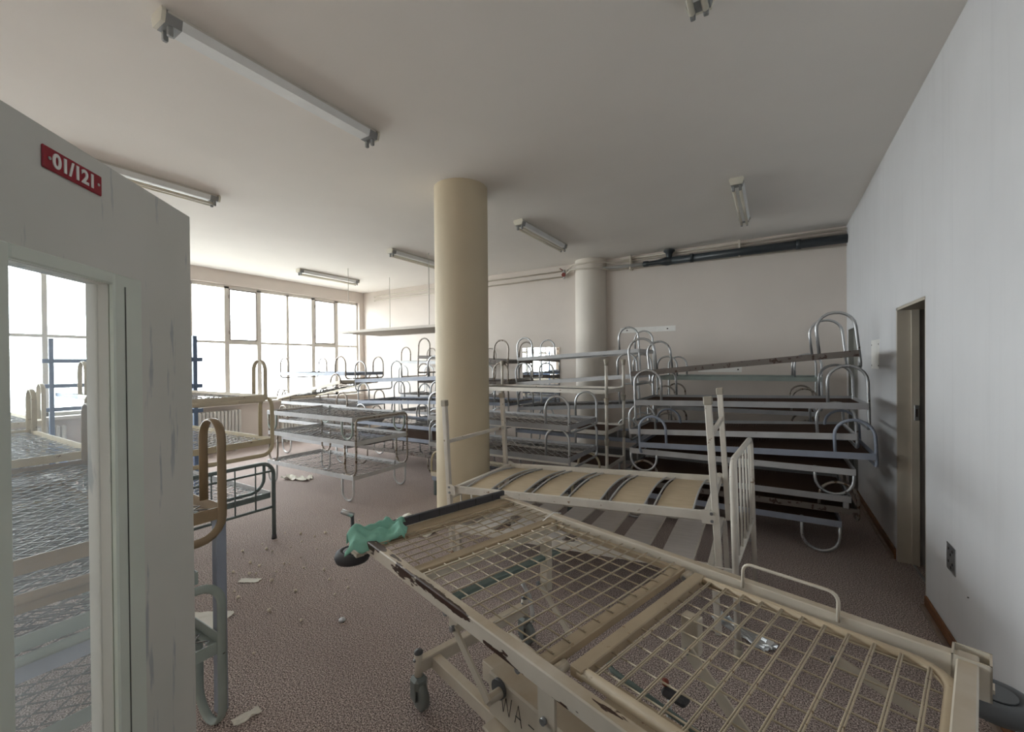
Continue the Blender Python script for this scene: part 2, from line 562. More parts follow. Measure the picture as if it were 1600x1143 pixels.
# ------------------------------------------------------------------ window band
WX = XL - 0.10
ys = [7.02 - 0.594 * k for k in range(19)]
ys = [y for y in ys if y > -4.0]
win = thing('window_1', 'long blown-out window band along the left wall', 'window', (WX, 1.5, SILL))
win['kind'] = 'structure'
O = (WX, 1.5, SILL)
def wloc(m, name, mat, par=win):
    me = m
    for i, p in enumerate(me.v):
        me.v[i] = (p[0] - O[0], p[1] - O[1], p[2] - O[2])
    return obj(name, me, mat, par)
wloc(MB().box(WX - 0.03, WX + 0.03, ys[-1], ys[0], WTOP - 0.035, WTOP + 0.03), 'window_frame', 'winframe')
wloc(MB().box(WX - 0.03, WX + 0.03, ys[-1], ys[0], SILL, SILL + 0.05), 'window_frame', 'winframe')
for k in range(len(ys) - 1):
    cas = (k % 3 == 1)
    hb = 0.038 if cas else 0.022
    wloc(MB().box(WX - 0.022, WX + 0.024, ys[k + 1], ys[k], TRANS - hb, TRANS + hb), 'transom', 'winframe')
    if cas:
        y0, y1 = ys[k + 1] + 0.043, ys[k] - 0.043
        z0, z1 = TRANS + 0.039, WTOP - 0.04
        m = MB()
        t = 0.018
        m.box(WX - 0.01, WX + 0.035, y0, y0 + t, z0, z1)
        m.box(WX - 0.01, WX + 0.035, y1 - t, y1, z0, z1)
        m.box(WX - 0.01, WX + 0.035, y0 + t, y1 - t, z0, z0 + t)
        m.box(WX - 0.01, WX + 0.035, y0 + t, y1 - t, z1 - t, z1)
        cs = wloc(m, 'casement', 'casement')
        for zz in (z0 + 0.15, z1 - 0.15):
            h = MB().box(0.03, 0.05, -0.012, 0.012, -0.035, 0.035, 0.004)
            obj('hinge', h, 'casement', cs, (0, y0 - O[1], zz - O[2]))
    for z0, z1 in ((SILL + 0.05, TRANS - hb), (TRANS + hb, WTOP - 0.035)):
        wloc(MB().box(WX - 0.004, WX, ys[k + 1] + 0.02, ys[k] - 0.02, z0, z1), 'pane', 'glass')
for k, y in enumerate(ys):
    hw = 0.042 if (k % 3 in (1, 2)) else 0.028
    wloc(MB().box(WX - 0.03, WX + 0.03, y - hw, y + hw, SILL, WTOP), 'mullion', 'winframe')
struct('trim_1', MB().box(XL - 0.1, XL + 0.14, -3.95, 7.03, SILL - 0.05, SILL, 0.006), 'skirt', 'pale window sill under the window band', 'sill')
struct('wall_outside_pier', MB().box(XL - 1.1, XL - 0.7, 6.75, 7.25, -0.1, 3.6), 'wall', 'beige outside pier seen through the last pane', 'wall')

# radiators under the sill
for i, (y0, lab) in enumerate(((0.55, 'ribbed radiator under the window seen through the glass of the open door'), (2.9, 'ribbed radiator under the window behind the blue bunk'), (5.0, 'ribbed radiator under the window nearest the far wall'))):
    t = thing('radiator', lab, 'radiator', (XL + 0.1, y0, 0.15), (0, 0, 0), 'radiators under the windows')
    rib = MB().box(-0.05, 0.05, -0.024, 0.024, 0, 0.62, 0.015).mesh('rib')
    for k in range(22):
        obj('rib', rib, 'radiator', t, (0, 0.06 * k, 0))
    obj('foot', MB().box(-0.04, 0.04, 0.05, 0.09, -0.15, 0.02), 'radiator', t)
    obj('foot', MB().box(-0.04, 0.04, 1.17, 1.21, -0.15, 0.02), 'radiator', t)

# ------------------------------------------------------------------ side doorway
jam = thing('door_1', 'open side doorway with beige steel frame in the right wall', 'door', (XR, DY1, 0))
jam['kind'] = 'structure'
m = MB()
m.box(0.0, 0.081, -0.03, 0.002, 0, DZ - 0.001)
obj('jamb', m, 'jamb', jam)
obj('jamb', MB().box(0.081, 0.126, -0.05, 0.002, 0, DZ - 0.02), 'jamb', jam)
obj('jamb', MB().box(0.0, 0.22, -(DY1 - DY0) - 0.002, -(DY1 - DY0) + 0.012, 0, DZ - 0.001), 'jamb', jam)
obj('head', MB().box(0.0, 0.22, -(DY1 - DY0), 0.0, DZ - 0.02, DZ + 0.002), 'jamb', jam)
obj('threshold', MB().box(0.085, 0.10, -(DY1 - DY0), -0.05, 0, 0.006), 'steel', jam)
st = obj('strike_plate', MB().box(0.095, 0.122, -0.054, -0.049, 1.13, 1.25, 0.002), 'steel', jam)
obj('slot', MB().box(0.103, 0.114, -0.0555, -0.0535, 1.16, 1.22), 'screw', st)
cor = thing('door_2', 'closed grey door at the far end of the right wall', 'door', (XR, EY0, 0))
cor['kind'] = 'structure'
obj('leaf', MB().box(0.05, 0.09, 0.0, EY1 - EY0, 0, EZ), 'greydoor', cor)
obj('jamb', MB().box(0.0, 0.05, -0.0, 0.03, 0, EZ), 'greydoor', cor)
obj('jamb', MB().box(0.0, 0.05, EY1 - EY0 - 0.03, EY1 - EY0, 0, EZ), 'greydoor', cor)

# ------------------------------------------------------------------ entrance door leaf with sign 01/121
ang = math.atan2(0.548 + 0.13, -1.40 + 0.77)
leafw = math.hypot(0.678, 0.63)
door = thing('door_3', 'open worn grey door leaf with glazed panel and red room sign', 'door', (-0.77, -0.13, 0), (0, 0, ang))
door['kind'] = 'structure'
# local x: 0 hinge -> leafw free edge ; local +y is away from the camera side? camera side = -y
gx0, gx1 = leafw - 0.545, leafw - 0.318
gz0, gz1 = 0.25, 1.772
T = 0.04
def door_streaks():
    m, nt, b = mat_base('streaked_door_paint')
    v = coords(nt, (9, 9, 1.1))
    n2 = noise(nt, v, 2.2, 5, 0.6)
    base = ramp(nt, noise(nt, coords(nt), 2.0, 3), [(0.3, srgb(206, 206, 199)), (0.7, srgb(222, 220, 214))])
    f = ramp(nt, n2, [(0.585, (0, 0, 0)), (0.63, (0.75, 0.75, 0.75))])
    nt.links.new(mixc(nt, f, base, srgb(160, 166, 172)), b.inputs['Base Color'])
    b.inputs['Roughness'].default_value = 0.5
    return m
M['doorleaf'] = door_streaks()
m = MB()
m.box(0, gx0 - 0.0, 0, T, 0.005, 2.02)
m.box(gx1, leafw, 0, T, 0.005, 2.02)
m.box(gx0, gx1, 0, T, gz1, 2.02)
m.box(gx0, gx1, 0, T, 0.005, gz0)
obj('leaf', m, 'doorleaf', door)
# which local side faces the camera?
cam_local = Matrix.Rotation(-ang, 3, 'Z') @ Vector((0.77, 0.13, 0))
side = -1 if cam_local.y < 0 else 1
ysurf = 0.0 if side < 0 else T
def yy(a, b):
    lo, hi = ysurf + side * a, ysurf + side * b
    return (min(lo, hi), max(lo, hi))
bw, bp = 0.088, 0.012
a0, a1 = yy(0, bp)
for nm, x0, x1, z0, z1 in (('glazing_bead', gx1, gx1 + bw, gz0 - bw, gz1 + 0.025), ('glazing_bead', gx0 - bw, gx0, gz0 - bw, gz1 + 0.025),
                           ('glazing_bead', gx0, gx1, gz1, gz1 + 0.025), ('glazing_bead', gx0, gx1, gz0 - bw, gz0)):
    obj(nm, MB().box(x0, x1, a0, a1, z0, z1, 0.003), 'bead', door)
a0, a1 = yy(bp - 0.001, bp + 0.0015)
obj('joint_line', MB().box(gx1 + 0.030, gx1 + 0.0322, a0, a1, gz0 - bw, gz1), plain('bead_gap', srgb(104, 106, 98), 0.8), door)
obj('glass_pane', MB().box(gx0, gx1, T / 2 - 0.002, T / 2 + 0.002, gz0, gz1), 'doorglass', door)
sx0, sx1 = leafw - 0.472, leafw - 0.336
a0, a1 = yy(0, 0.004)
sg = obj('room_sign', MB().box(sx0, sx1, a0, a1, 1.948, 1.988, 0.0015), 'signred', door)
sg['label'] = 'small red plate reading 01/121 in white'
def text_mesh(txt, size, depth=0.0008, bold=0.0):
    cu = bpy.data.curves.new('txt', 'FONT')
    cu.body = txt
    cu.size = size
    cu.extrude = depth
    cu.offset = bold
    cu.align_x = 'CENTER'
    cu.align_y = 'CENTER'
    o = bpy.data.objects.new('txt', cu)
    COL.objects.link(o)
    dg = bpy.context.evaluated_depsgraph_get()
    me = bpy.data.meshes.new_from_object(o.evaluated_get(dg))
    bpy.data.objects.remove(o)
    bpy.data.curves.remove(cu)
    me.materials.clear()
    return me
tm = text_mesh('01/121', 0.036, 0.0008, 0.0011)
tx = obj('lettering', tm, 'signwhite', sg, ((sx0 + sx1) / 2, ysurf + side * 0.0046, 1.967), (PI / 2, 0, PI if side > 0 else 0))
for xx in (sx0 + 0.012, sx1 - 0.010):
    obj('screw', MB().cyl((xx, ysurf + side * 0.0045, 1.968), 0.003, 0.0015, 'y', 10), 'steel', sg)
obj('hinge', MB().cyl((0.0, T / 2, 0.3), 0.01, 0.1), 'steel', door)
obj('hinge', MB().cyl((0.0, T / 2, 1.75), 0.01, 0.1), 'steel', door)

# ------------------------------------------------------------------ ceiling lamps
def lamp(x, y0, y1, label, tubes=2):
    L = y1 - y0
    t = thing('fluorescent_lamp', label, 'ceiling lamp', (x, (y0 + y1) / 2, ZC), (0, 0, 0), 'fluorescent batten lamps on the ceiling')
    h = L / 2
    body = [(-0.05, 0.0), (0.05, 0.0), (0.052, -0.0225), (-0.052, -0.0225)]
    obj('body', MB().prism(body, 'y', -h + 0.03, h - 0.03), 'lampbody', t)
    refl = [(-0.061, -0.0225), (0.061, -0.0225), (0.047, -0.068), (-0.047, -0.068)]
    obj('reflector', MB().prism(refl, 'y', -h + 0.09, h - 0.09), 'lampreflector', t)
    cap = [(-0.058, 0.0), (0.058, 0.0), (0.066, -0.022), (0.05, -0.068), (-0.05, -0.068), (-0.066, -0.022)]
    for s in (-1, 1):
        obj('end_cap', MB().prism(cap, 'y', s * h - 0.018 if s > 0 else -h, s * h if s > 0 else -h + 0.018), 'lampcap', t)
        obj('end_plate', MB().prism([(-0.062, -0.0225), (0.062, -0.0225), (0.048, -0.070), (-0.048, -0.070)], 'y', (h - 0.09) if s > 0 else (-h + 0.018), (h - 0.018) if s > 0 else (-h + 0.09)), 'lampend', t)
        for dx in (-0.03, 0.03):
            obj('lampholder', MB().box(dx - 0.012, dx + 0.012, s * (h - 0.045) - 0.012, s * (h - 0.045) + 0.012, -0.118, -0.069, 0.004), 'lampend', t)
    if tubes:
        for dx in (-0.03, 0.03)[:tubes]:
            obj('tube', MB().cyl((dx, 0, -0.10), 0.0145, L - 0.13, 'y', 16), 'tube', t)
    return t
lamp(-2.635, 0.90, 2.27, 'tubeless white batten lamp, largest on the ceiling at upper left', 0)
lamp(-5.01, 0.90, 2.22, 'batten lamp partly hidden behind the top of the open door')
lamp(-7.50, 4.64, 5.98, 'batten lamp nearest the windows')
lamp(-5.05, 4.62, 5.96, 'batten lamp cut off by the free-standing pillar')
lamp(-2.70, 4.56, 5.92, 'batten lamp right of the free-standing pillar')
lamp(-0.30, 4.68, 6.05, 'end-on batten lamp above the tall stack by the side doorway')
lamp(-0.30, 0.95, 2.30, 'batten lamp cut off by the top edge of the picture')

# ------------------------------------------------------------------ pipes on the far wall
def pipe(name, pts, r, mat, label, n=12):
    o = obj(name, MB().tube(pts, r, n), mat)
    return tag(o, label, 'pipe')
Yp = YB - 0.11
bp = thing('drain_pipe', 'thick black drain pipe high on the far wall running into the right wall', 'pipe', (-0.45, Yp, 3.20))
obj('barrel', MB().tube([(1.28, 0, 0.0), (-0.9, 0, 0.0)], 0.058, 20), 'pipeblack', bp)
obj('reducer', MB().lathe((-0.9, 0, 0), [(0.030, -0.46), (0.045, -0.45), (0.045, -0.38), (0.036, -0.36), (0.040, -0.22), (0.068, -0.1), (0.068, -0.06), (0.058, 0)], 20, 'x'), 'pipeblack', bp)
obj('collar', MB().cyl((0.75, 0, 0), 0.066, 0.06, 'x', 20), 'pipeblack', bp)
obj('collar', MB().cyl((-0.62, 0, 0), 0.066, 0.05, 'x', 20), 'pipeblack', bp)
obj('ceiling_flange', MB().lathe((-0.95, 0, 0), [(0.04, 0.03), (0.045, 0.10), (0.06, 0.13), (0.085, 0.15), (0.085, 0.17)], 20), 'pipeblack', bp)
pipe('conduit_pipe', [(-1.80, Yp, 3.20), (-2.4, Yp, 3.215), (-3.0, Yp, 3.225)], 0.028, 'pipegrey', 'grey pipe joining the black drain pipe across the pale pillar')
pipe('service_pipe', [(XR + 0.02, YB - 0.05, 3.29), (-1.0, YB - 0.05, 3.30), (-2.3, YB - 0.05, 3.30), (-2.55, YB - 0.34, 3.295), (-2.95, YB - 0.34, 3.29), (-3.2, YB - 0.05, 3.275)], 0.013, 'pipecream', 'upper thin cream pipe above the black drain pipe')
pipe('service_pipe', [(XR + 0.02, YB - 0.05, 3.34), (-2.2, YB - 0.05, 3.34)], 0.016, 'pipecream', 'topmost cream pipe tucked under the ceiling on the far wall')
pipe('service_pipe', [(XR + 0.02, YB - 0.04, 3.125), (-2.35, YB - 0.04, 3.18), (-2.5, YB - 0.33, 3.19), (-3.0, YB - 0.33, 3.215), (-3.2, YB - 0.05, 3.22)], 0.012, 'pipecream', 'thin cream pipe below the black drain pipe')
pipe('service_pipe', [(-3.25, YB - 0.05, 3.275), (-8.33, YB - 0.05, 3.26), (-8.36, YB + 0.01, 3.26)], 0.0135, 'pipecream', 'upper of two thin pipes on the far wall left of the valve')
pipe('service_pipe', [(-3.25, YB - 0.05, 3.17), (-8.33, YB - 0.05, 3.165), (-8.36, YB + 0.01, 3.165)], 0.0135, 'pipecream', 'lower of two thin pipes on the far wall left of the valve')
vl = thing('valve', 'small red-wheeled valve where the thin pipes meet on the far wall', 'valve', (-3.24, YB - 0.06, 3.21))
obj('body', MB().lathe((0, 0, 0), [(0.02, -0.08), (0.03, -0.02), (0.03, 0.04), (0.02, 0.08)], 14), 'pipegrey', vl)
obj('wheel', MB().cyl((0.02, -0.07, -0.02), 0.038, 0.014, 'y', 16), 'valve', vl)
obj('stem', MB().tube([(0, 0, 0.06), (-0.07, -0.04, 0.11)], 0.009, 8), 'valve', vl)
for i, x in enumerate((-2.02, -0.42)):
    tag(obj('pipe_bracket', MB().box(x - 0.012, x + 0.012, YB - 0.13, YB, 3.14, 3.37), 'pipecream'), ('pipe bracket left of the black drain pipe reducer', 'pipe bracket over the middle of the black drain pipe')[i], 'bracket', 'brackets of the far wall pipes')

# mirror, patches
mi = thing('mirror', 'wall mirror on the far wall reflecting the windows', 'mirror', (-3.76, YB, 0.75))
obj('glass', MB().box(-0.395, 0.395, -0.012, -0.004, 0, 1.145), 'mirror', mi)
obj('backing', MB().box(-0.39, 0.39, -0.004, 0, 0.005, 1.14), 'plate', mi)
for xx in (-0.36, 0.36):
    obj('screw', MB().cyl((xx, -0.013, 1.11), 0.009, 0.004, 'y', 10), 'screw', mi)
pt = thing('wall_patch', 'pale mounting strip with two screw holes high on the far wall', 'mounting strip', (-1.78, YB, 2.10))
obj('strip', MB().box(-0.45, 0.45, -0.003, 0, 0, 0.085), 'plate', pt)
for xx in (-0.33, 0.325):
    obj('screw_hole', MB().cyl((xx, -0.004, 0.04), 0.012, 0.003, 'y', 10), 'screw', pt)
pt = thing('wall_patch', 'lower pale mounting strip on the far wall behind the tilted top bed', 'mounting strip', (-0.70, YB, 1.44))
obj('strip', MB().box(-0.30, 0.30, -0.003, 0, 0, 0.085), 'plate', pt)
for xx in (-0.25, 0.25):
    obj('screw_hole', MB().cyl((xx, -0.004, 0.04), 0.012, 0.003, 'y', 10), 'screw', pt)
pt = thing('wall_patch', 'pale upright patch with four screw holes on the right wall', 'wall patch', (XR, 5.305, 1.52))
obj('patch', MB().box(-0.003, 0, -0.18, 0.18, 0, 0.275), 'plate', pt)
for yy_ in (-0.16, 0.16):
    for zz in (0.03, 0.23):
        obj('screw_hole', MB().cyl((-0.004, yy_, zz), 0.007, 0.003, 'x', 8), 'screw', pt)
ot = thing('wall_outlet', 'metal double outlet plate low on the right wall', 'outlet', (XR, 3.262, 0.50))
obj('plate', MB().box(-0.004, 0, -0.066, 0.066, -0.075, 0.075, 0.002), 'steel', ot)
for zz in (-0.035, 0.035):
    for k, (a, b) in enumerate(((-0.03, 0.012), (0.03, 0.012), (0.0, -0.014))):
        obj('socket_hole', MB().cyl((-0.005, a, zz + b), 0.008, 0.003, 'x', 8), 'screw', ot)
tag(obj('wall_nail', MB().cyl((XR - 0.003, 3.02, 0.40), 0.003, 0.006, 'x', 8), 'screw'), 'tiny dark nail in the right wall under the outlet', 'nail')

# hanging grid panel
hg = thing('hanging_rack', 'flat white grid rack hung from the ceiling on thin rods', 'rack', (-5.73, 5.65, 2.19))
m = MB()
obj('frame_bar', MB().box(-1.26, 1.26, -0.52, -0.49, 0, 0.045), 'skirt', hg)
obj('frame_bar', MB().box(-1.26, 1.26, 0.49, 0.52, 0, 0.045), 'skirt', hg)
obj('frame_bar', MB().box(-1.26, -1.23, -0.49, 0.49, 0, 0.045), 'skirt', hg)
obj('frame_bar', MB().box(1.23, 1.26, -0.49, 0.49, 0, 0.045), 'skirt', hg)
slat = MB().box(-0.009, 0.009, -0.49, 0.49, 0.0, 0.03).mesh('grid_slat')
for k in range(52):
    obj('grid_slat', slat, 'skirt', hg, (-1.2 + k * 2.4 / 51, 0, 0.004))
for x in (-1.0, 1.0):
    for y in (-0.5, 0.5):
        obj('hanger_rod', MB().tube([(x, y, 0.04), (x, y, ZC - 2.19)], 0.006, 6), 'lampbody', hg)

# ------------------------------------------------------------------ stacking bed frames with hoop ends
MESHC = {}
def arc(cx, cz, r, a0, a1, n, y):
    return [(cx + r * math.cos(a0 + (a1 - a0) * k / n), y, cz + r * math.sin(a0 + (a1 - a0) * k / n)) for k in range(n + 1)]

def end_tube(s, L, W, aw, ah, drop, flat):
    """one bent tube: arch - post - low crossbar - post - arch; s = which end; ah up, drop down"""
    xe = s * (L / 2 + 0.004)
    r = aw / 2
    xc = xe - s * r
    yf = W / 2 - 0.015
    b = min(0.09 if flat else 0.05, drop * 0.9, 0.2)
    pts = [(xe - s * aw, -yf, 0.0)]
    for k in range(11):
        a = PI * k / 10
        pts.append((xc - s * r * math.cos(a), -yf, ah - r + r * math.sin(a)))
    def corner(y0, sgn, rev):
        out = []
        for k in range(6):
            a = PI / 2 * k / 5
            out.append((xe, y0 + sgn * b * (1 - math.cos(a)), -drop + b - b * math.sin(a)))
        return out[::-1] if rev else out
    pts += corner(-yf, 1, False)
    pts += corner(yf, -1, True)
    for k in range(11):
        a = PI * (1 - k / 10)
        pts.append((xc - s * r * math.cos(a), yf, ah - r + r * math.sin(a)))
    pts.append((xe - s * aw, yf, 0.0))
    if flat:
        return MB().tube(pts, 0.019, 8, rx=0.007, n0=(0, 1, 0))
    return MB().tube(pts, 0.0125, 8)

def hoop_leg(s, t, L, W, aw, ah):
    """closed U leg hanging from the side rail (ah<0 down)"""
    xe = s * (L / 2 - 0.01)
    r = aw / 2
    xc = xe - s * r
    y = t * (W / 2 - 0.012)
    sg = 1 if ah > 0 else -1
    pts = [(xe, y, 0)]
    for k in range(11):
        a = PI * k / 10
        pts.append((xc + s * r * math.cos(a), y, sg * (abs(ah) - r + r * math.sin(a))))
    pts.append((xe - s * aw, y, 0))
    return MB().tube(pts, 0.0125, 8)

def spring_mesh(L, W, kind):
    key = ('mesh', round(L, 2), round(W, 2), kind)
    if key in MESHC: return MESHC[key]
    m = MB()
    x0, x1, y0, y1 = -L / 2 + 0.03, L / 2 - 0.03, -W / 2 + 0.03, W / 2 - 0.03
    rnd = random.Random(3)
    if kind == 'zig':
        rows = 15
        for j in range(rows):
            y = y0 + (y1 - y0) * (j + 0.5) / rows
            n = 40
            pts = []
            for i in range(n + 1):
                x = x0 + (x1 - x0) * i / n
                sag = -0.02 * math.sin(PI * i / n) * math.sin(PI * (j + 0.5) / rows)
                pts.append((x, y + 0.023 * (1 if (i + j) % 2 else -1), -0.02 + sag + rnd.uniform(-0.003, 0.003)))
            m.tube(pts, 0.0036, 3, caps=False, smooth=False)
        for i in range(1, 6):
            x = x0 + (x1 - x0) * i / 6
            m.tube([(x, y0 - 0.01, -0.026), (x, 0, -0.045), (x, y1 + 0.01, -0.026)], 0.003, 4, caps=False)
    else:
        ny, nx = 42, 78
        for j in range(ny):
            y = y0 + (y1 - y0) * (j + 0.5) / ny
            m.tube([(x0 - 0.01, y, -0.022), (0, y, -0.03), (x1 + 0.01, y, -0.022)], 0.003, 3, caps=False, smooth=False)
        for i in range(nx):
            x = x0 + (x1 - x0) * (i + 0.5) / nx
            m.tube([(x, y0 - 0.01, -0.026), (x, 0, -0.034), (x, y1 + 0.01, -0.026)], 0.003, 3, caps=False, smooth=False)
    MESHC[key] = m.mesh('spring_mesh')
    return MESHC[key]

def cached(key, fn, name):
    if key not in MESHC:
        MESHC[key] = fn().mesh(name)
    return MESHC[key]

GROUP = 'steel bed frames piled up in the room'
def bed(label, xr, yf, z, paintm, tube='chrome', L=1.84, W=0.80, tilt=0.0, yaw=0.0, roll=0.0,
        up=None, drop=0.0, down=None, legs=None, mesh='zig', wire='spring', aw=0.26, flat=False, flip=False, name='bed_frame', group=GROUP):
    """frame top at height z over its middle; xr = right end, yf = near side.
    up/drop: bent end tubes with arches up and crossbar below (flip turns them over); down: U legs; legs: straight legs"""
    low = max(drop if not flip else (up or 0), abs(down or 0), legs or 0, 0.045)
    c = Vector((xr - L / 2, yf + W / 2, z))
    rot = (math.radians(roll), -math.radians(tilt), math.radians(yaw))
    Rm = Matrix.Rotation(rot[2], 3, 'Z') @ Matrix.Rotation(rot[1], 3, 'Y') @ Matrix.Rotation(rot[0], 3, 'X')
    t = thing(name, label, 'bed frame', c - Rm @ Vector((0, 0, low)), rot, group)
    zo = low
    def rail(l):
        m = MB()
        m.box(-l / 2, l / 2, -0.002, 0.002, -0.052, 0.0)
        m.box(-l / 2, l / 2, 0.0, 0.030, -0.052, -0.048)
        return m
    k = ('rail', L)
    me = cached(k, lambda: rail(L), 'side_rail')
    obj('side_rail', me, paintm, t, (0, -W / 2, zo))
    obj('side_rail', me, paintm, t, (0, W / 2, zo), (0, 0, PI))
    me = cached(('rail', W), lambda: rail(W), 'end_rail')
    obj('end_rail', me, paintm, t, (L / 2, 0, zo), (0, 0, PI / 2))
    obj('end_rail', me, paintm, t, (-L / 2, 0, zo), (0, 0, -PI / 2))
    if mesh:
        o = obj('spring_mesh', spring_mesh(L, W, mesh), wire, t, (0, 0, zo))
        o['kind'] = 'stuff'
    if up:
        for s in (-1, 1):
            me = cached(('end', s, L, W, aw, up, drop, flat), lambda: end_tube(s, L, W, aw, up, drop, flat), 'hoop_end')
            o = obj('hoop_end', me, tube, t, (0, 0, zo if not flip else zo - 0.045), (PI, 0, 0) if flip else (0, 0, 0))
    if down:
        for s in (-1, 1):
            for q in (-1, 1):
                me = cached(('u', s, q, L, W, aw, down), lambda: hoop_leg(s, q, L, W, aw, -(down - 0.0125)), 'hoop_leg')
                obj('hoop_leg', me, tube, t, (0, 0, zo))
    if legs:
        me = cached(('leg', legs), lambda: MB().box(-0.019, 0.019, -0.019, 0.019, -legs, -0.003, 0.004), 'leg')
        for s in (-1, 1):
            for q in (-1, 1):
                obj('leg', me, tube, t, (s * (L / 2 - 0.03), q * (W / 2 - 0.03), zo))
    return t

ORD = ['lowest', 'second', 'third', 'fourth', 'fifth', 'sixth', 'seventh', 'eighth']
def lab(i, n, colour, where):
    if i == 0: return f'lowest {colour} bed frame {where}'
    if i == n - 1: return f'topmost {colour} bed frame {where}'
    return f'{colour} bed frame, {ORD[i]} from the floor {where}'

# stack H: tall stack by the side doorway
wh = 'in the tall doorway stack'
n = 8
bed(lab(0, n, 'blue-grey', wh), 0.47, 4.36, 0.285, 'greyblue', 'chrome', down=0.285, mesh='fine', wire='springrust')
bed(lab(1, n, 'rusty brown', wh), 0.58, 4.40, 0.392, 'rusty', 'browntube', up=0.20, drop=0.10, mesh='fine', wire='springrust')
bed(lab(2, n, 'grey', wh), 0.53, 4.35, 0.50, 'grey', 'chrome', legs=0.105, mesh='fine', wire='springrust')
bed(lab(3, n, 'pale grey', wh), 0.565, 4.39, 0.715, 'lightgrey', 'chrome', down=0.235, mesh='fine', wire='springrust')
bed(lab(4, n, 'blue-grey', wh), 0.684, 4.33, 0.83, 'greyblue', 'greyblue', up=0.26, drop=0.11, tilt=2.3, mesh='fine', wire='springrust')
bed(lab(5, n, 'chipped pale grey', wh), 0.57, 4.38, 0.960, 'lightgrey', 'chrome', up=0.25, drop=0.12, tilt=3.0, mesh='fine', wire='springrust')
bed(lab(6, n, 'grey', wh), 0.638, 4.34, 1.240, 'grey', 'chrome', up=0.30, drop=0.21, tilt=1.4, mesh='fine', wire='springrust')
bed(lab(7, n, 'tilted rusty', wh), 0.585, 4.36, 1.595, 'rusty', 'chrome', up=0.325, drop=0.14, tilt=5.6, mesh='fine', wire='springrust')
# behind it, against the far wall
wh = 'in the stack behind the tall doorway stack'
n = 4
bed(lab(0, n, 'grey', wh), 0.44, 6.10, 0.30, 'grey', 'chrome', down=0.30, mesh='fine', wire='springrust')
bed(lab(1, n, 'rusty', wh), 0.46, 6.06, 0.64, 'rusty', 'browntube', up=0.26, drop=0.33, mesh='fine', wire='springrust')
bed(lab(2, n, 'grey', wh), 0.44, 6.10, 1.00, 'grey', 'browntube', up=0.27, drop=0.34, mesh='fine', wire='springrust')
bed(lab(3, n, 'grey-green', wh), 0.47, 6.06, 1.41, 'greygreen', 'chrome', up=0.27, drop=0.39, mesh='zig')
# stack G: in front of the pale pillar
wh = 'in the stack before the pale wall pillar'
n = 5
bed(lab(0, n, 'grey', wh), -1.50, 5.60, 0.30, 'grey', 'chrome', down=0.30, mesh='fine')
bed(lab(1, n, 'blue-grey', wh), -1.52, 5.56, 0.60, 'greyblue', 'chrome', up=0.26, drop=0.29, mesh='fine')
bed(lab(2, n, 'grey', wh), -1.50, 5.60, 0.995, 'grey', 'chrome', up=0.27, drop=0.37, tilt=4.0)
bed(lab(3, n, 'pale grey', wh), -1.51, 5.56, 1.38, 'lightgrey', 'chrome', up=0.28, drop=0.36, tilt=4.2)
bed(lab(4, n, 'pale grey', wh), -1.50, 5.59, 1.735, 'lightgrey', 'chrome', up=0.29, drop=0.33, tilt=2.8)
# stack K: behind the free-standing pillar near the mirror
wh = 'in the stack before the mirror'
n = 5
bed(lab(0, n, 'grey', wh), -3.44, 5.46, 0.30, 'grey', 'chrome', down=0.30)
bed(lab(1, n, 'grey', wh), -3.46, 5.42, 0.66, 'grey', 'chrome', up=0.26, drop=0.35)
bed(lab(2, n, 'blue-grey', wh), -3.44, 5.46, 1.00, 'greyblue', 'chrome', up=0.26, drop=0.33)
bed(lab(3, n, 'rusty', wh), -3.42, 5.42, 1.33, 'rusty', 'browntube', up=0.28, drop=0.32, mesh='fine', wire='springrust')
bed(lab(4, n, 'tilted rusty', wh), -3.43, 5.44, 1.70, 'rusty', 'browntube', up=0.30, drop=0.30, tilt=-3.2, mesh='fine', wire='springrust')
# stack M: far left corner against the far wall
wh = 'in the stack in the far window corner'
n = 5
bed(lab(0, n, 'grey', wh), -4.78, 6.32, 0.30, 'grey', 'chrome', down=0.30)
bed(lab(1, n, 'grey', wh), -4.80, 6.28, 0.65, 'grey', 'chrome', up=0.26, drop=0.34)
bed(lab(2, n, 'pale grey', wh), -4.78, 6.32, 0.98, 'lightgrey', 'chrome', up=0.27, drop=0.32)
bed(lab(3, n, 'pale grey', wh), -4.80, 6.28, 1.31, 'lightgrey', 'chrome', up=0.26, drop=0.32)
bed(lab(4, n, 'pale grey', wh), -4.76, 6.32, 1.65, 'lightgrey', 'browntube', up=0.28, drop=0.33, tilt=-1.5)
# stack D: left of the free-standing pillar
wh = 'in the stack left of the free-standing pillar'
n = 5
bed(lab(0, n, 'rusty', wh), -3.98, 4.56, 0.30, 'rusty', 'browntube', down=0.30)
bed(lab(1, n, 'blue-grey', wh), -3.96, 4.60, 0.50, 'greyblue', 'chrome', up=0.24, drop=0.19, mesh='fine', wire='springrust')
bed(lab(2, n, 'blue-grey', wh), -3.98, 4.56, 0.70, 'greyblue', 'chrome', up=0.26, drop=0.19)
bed(lab(3, n, 'pale blue-grey', wh), -3.96, 4.60, 1.05, 'greyblue', 'chrome', up=0.28, drop=0.30, tilt=2.0)
bed(lab(4, n, 'pale blue-grey', wh), -3.97, 4.55, 1.395, 'greyblue', 'chrome', up=0.29, drop=0.19, tilt=2.0)
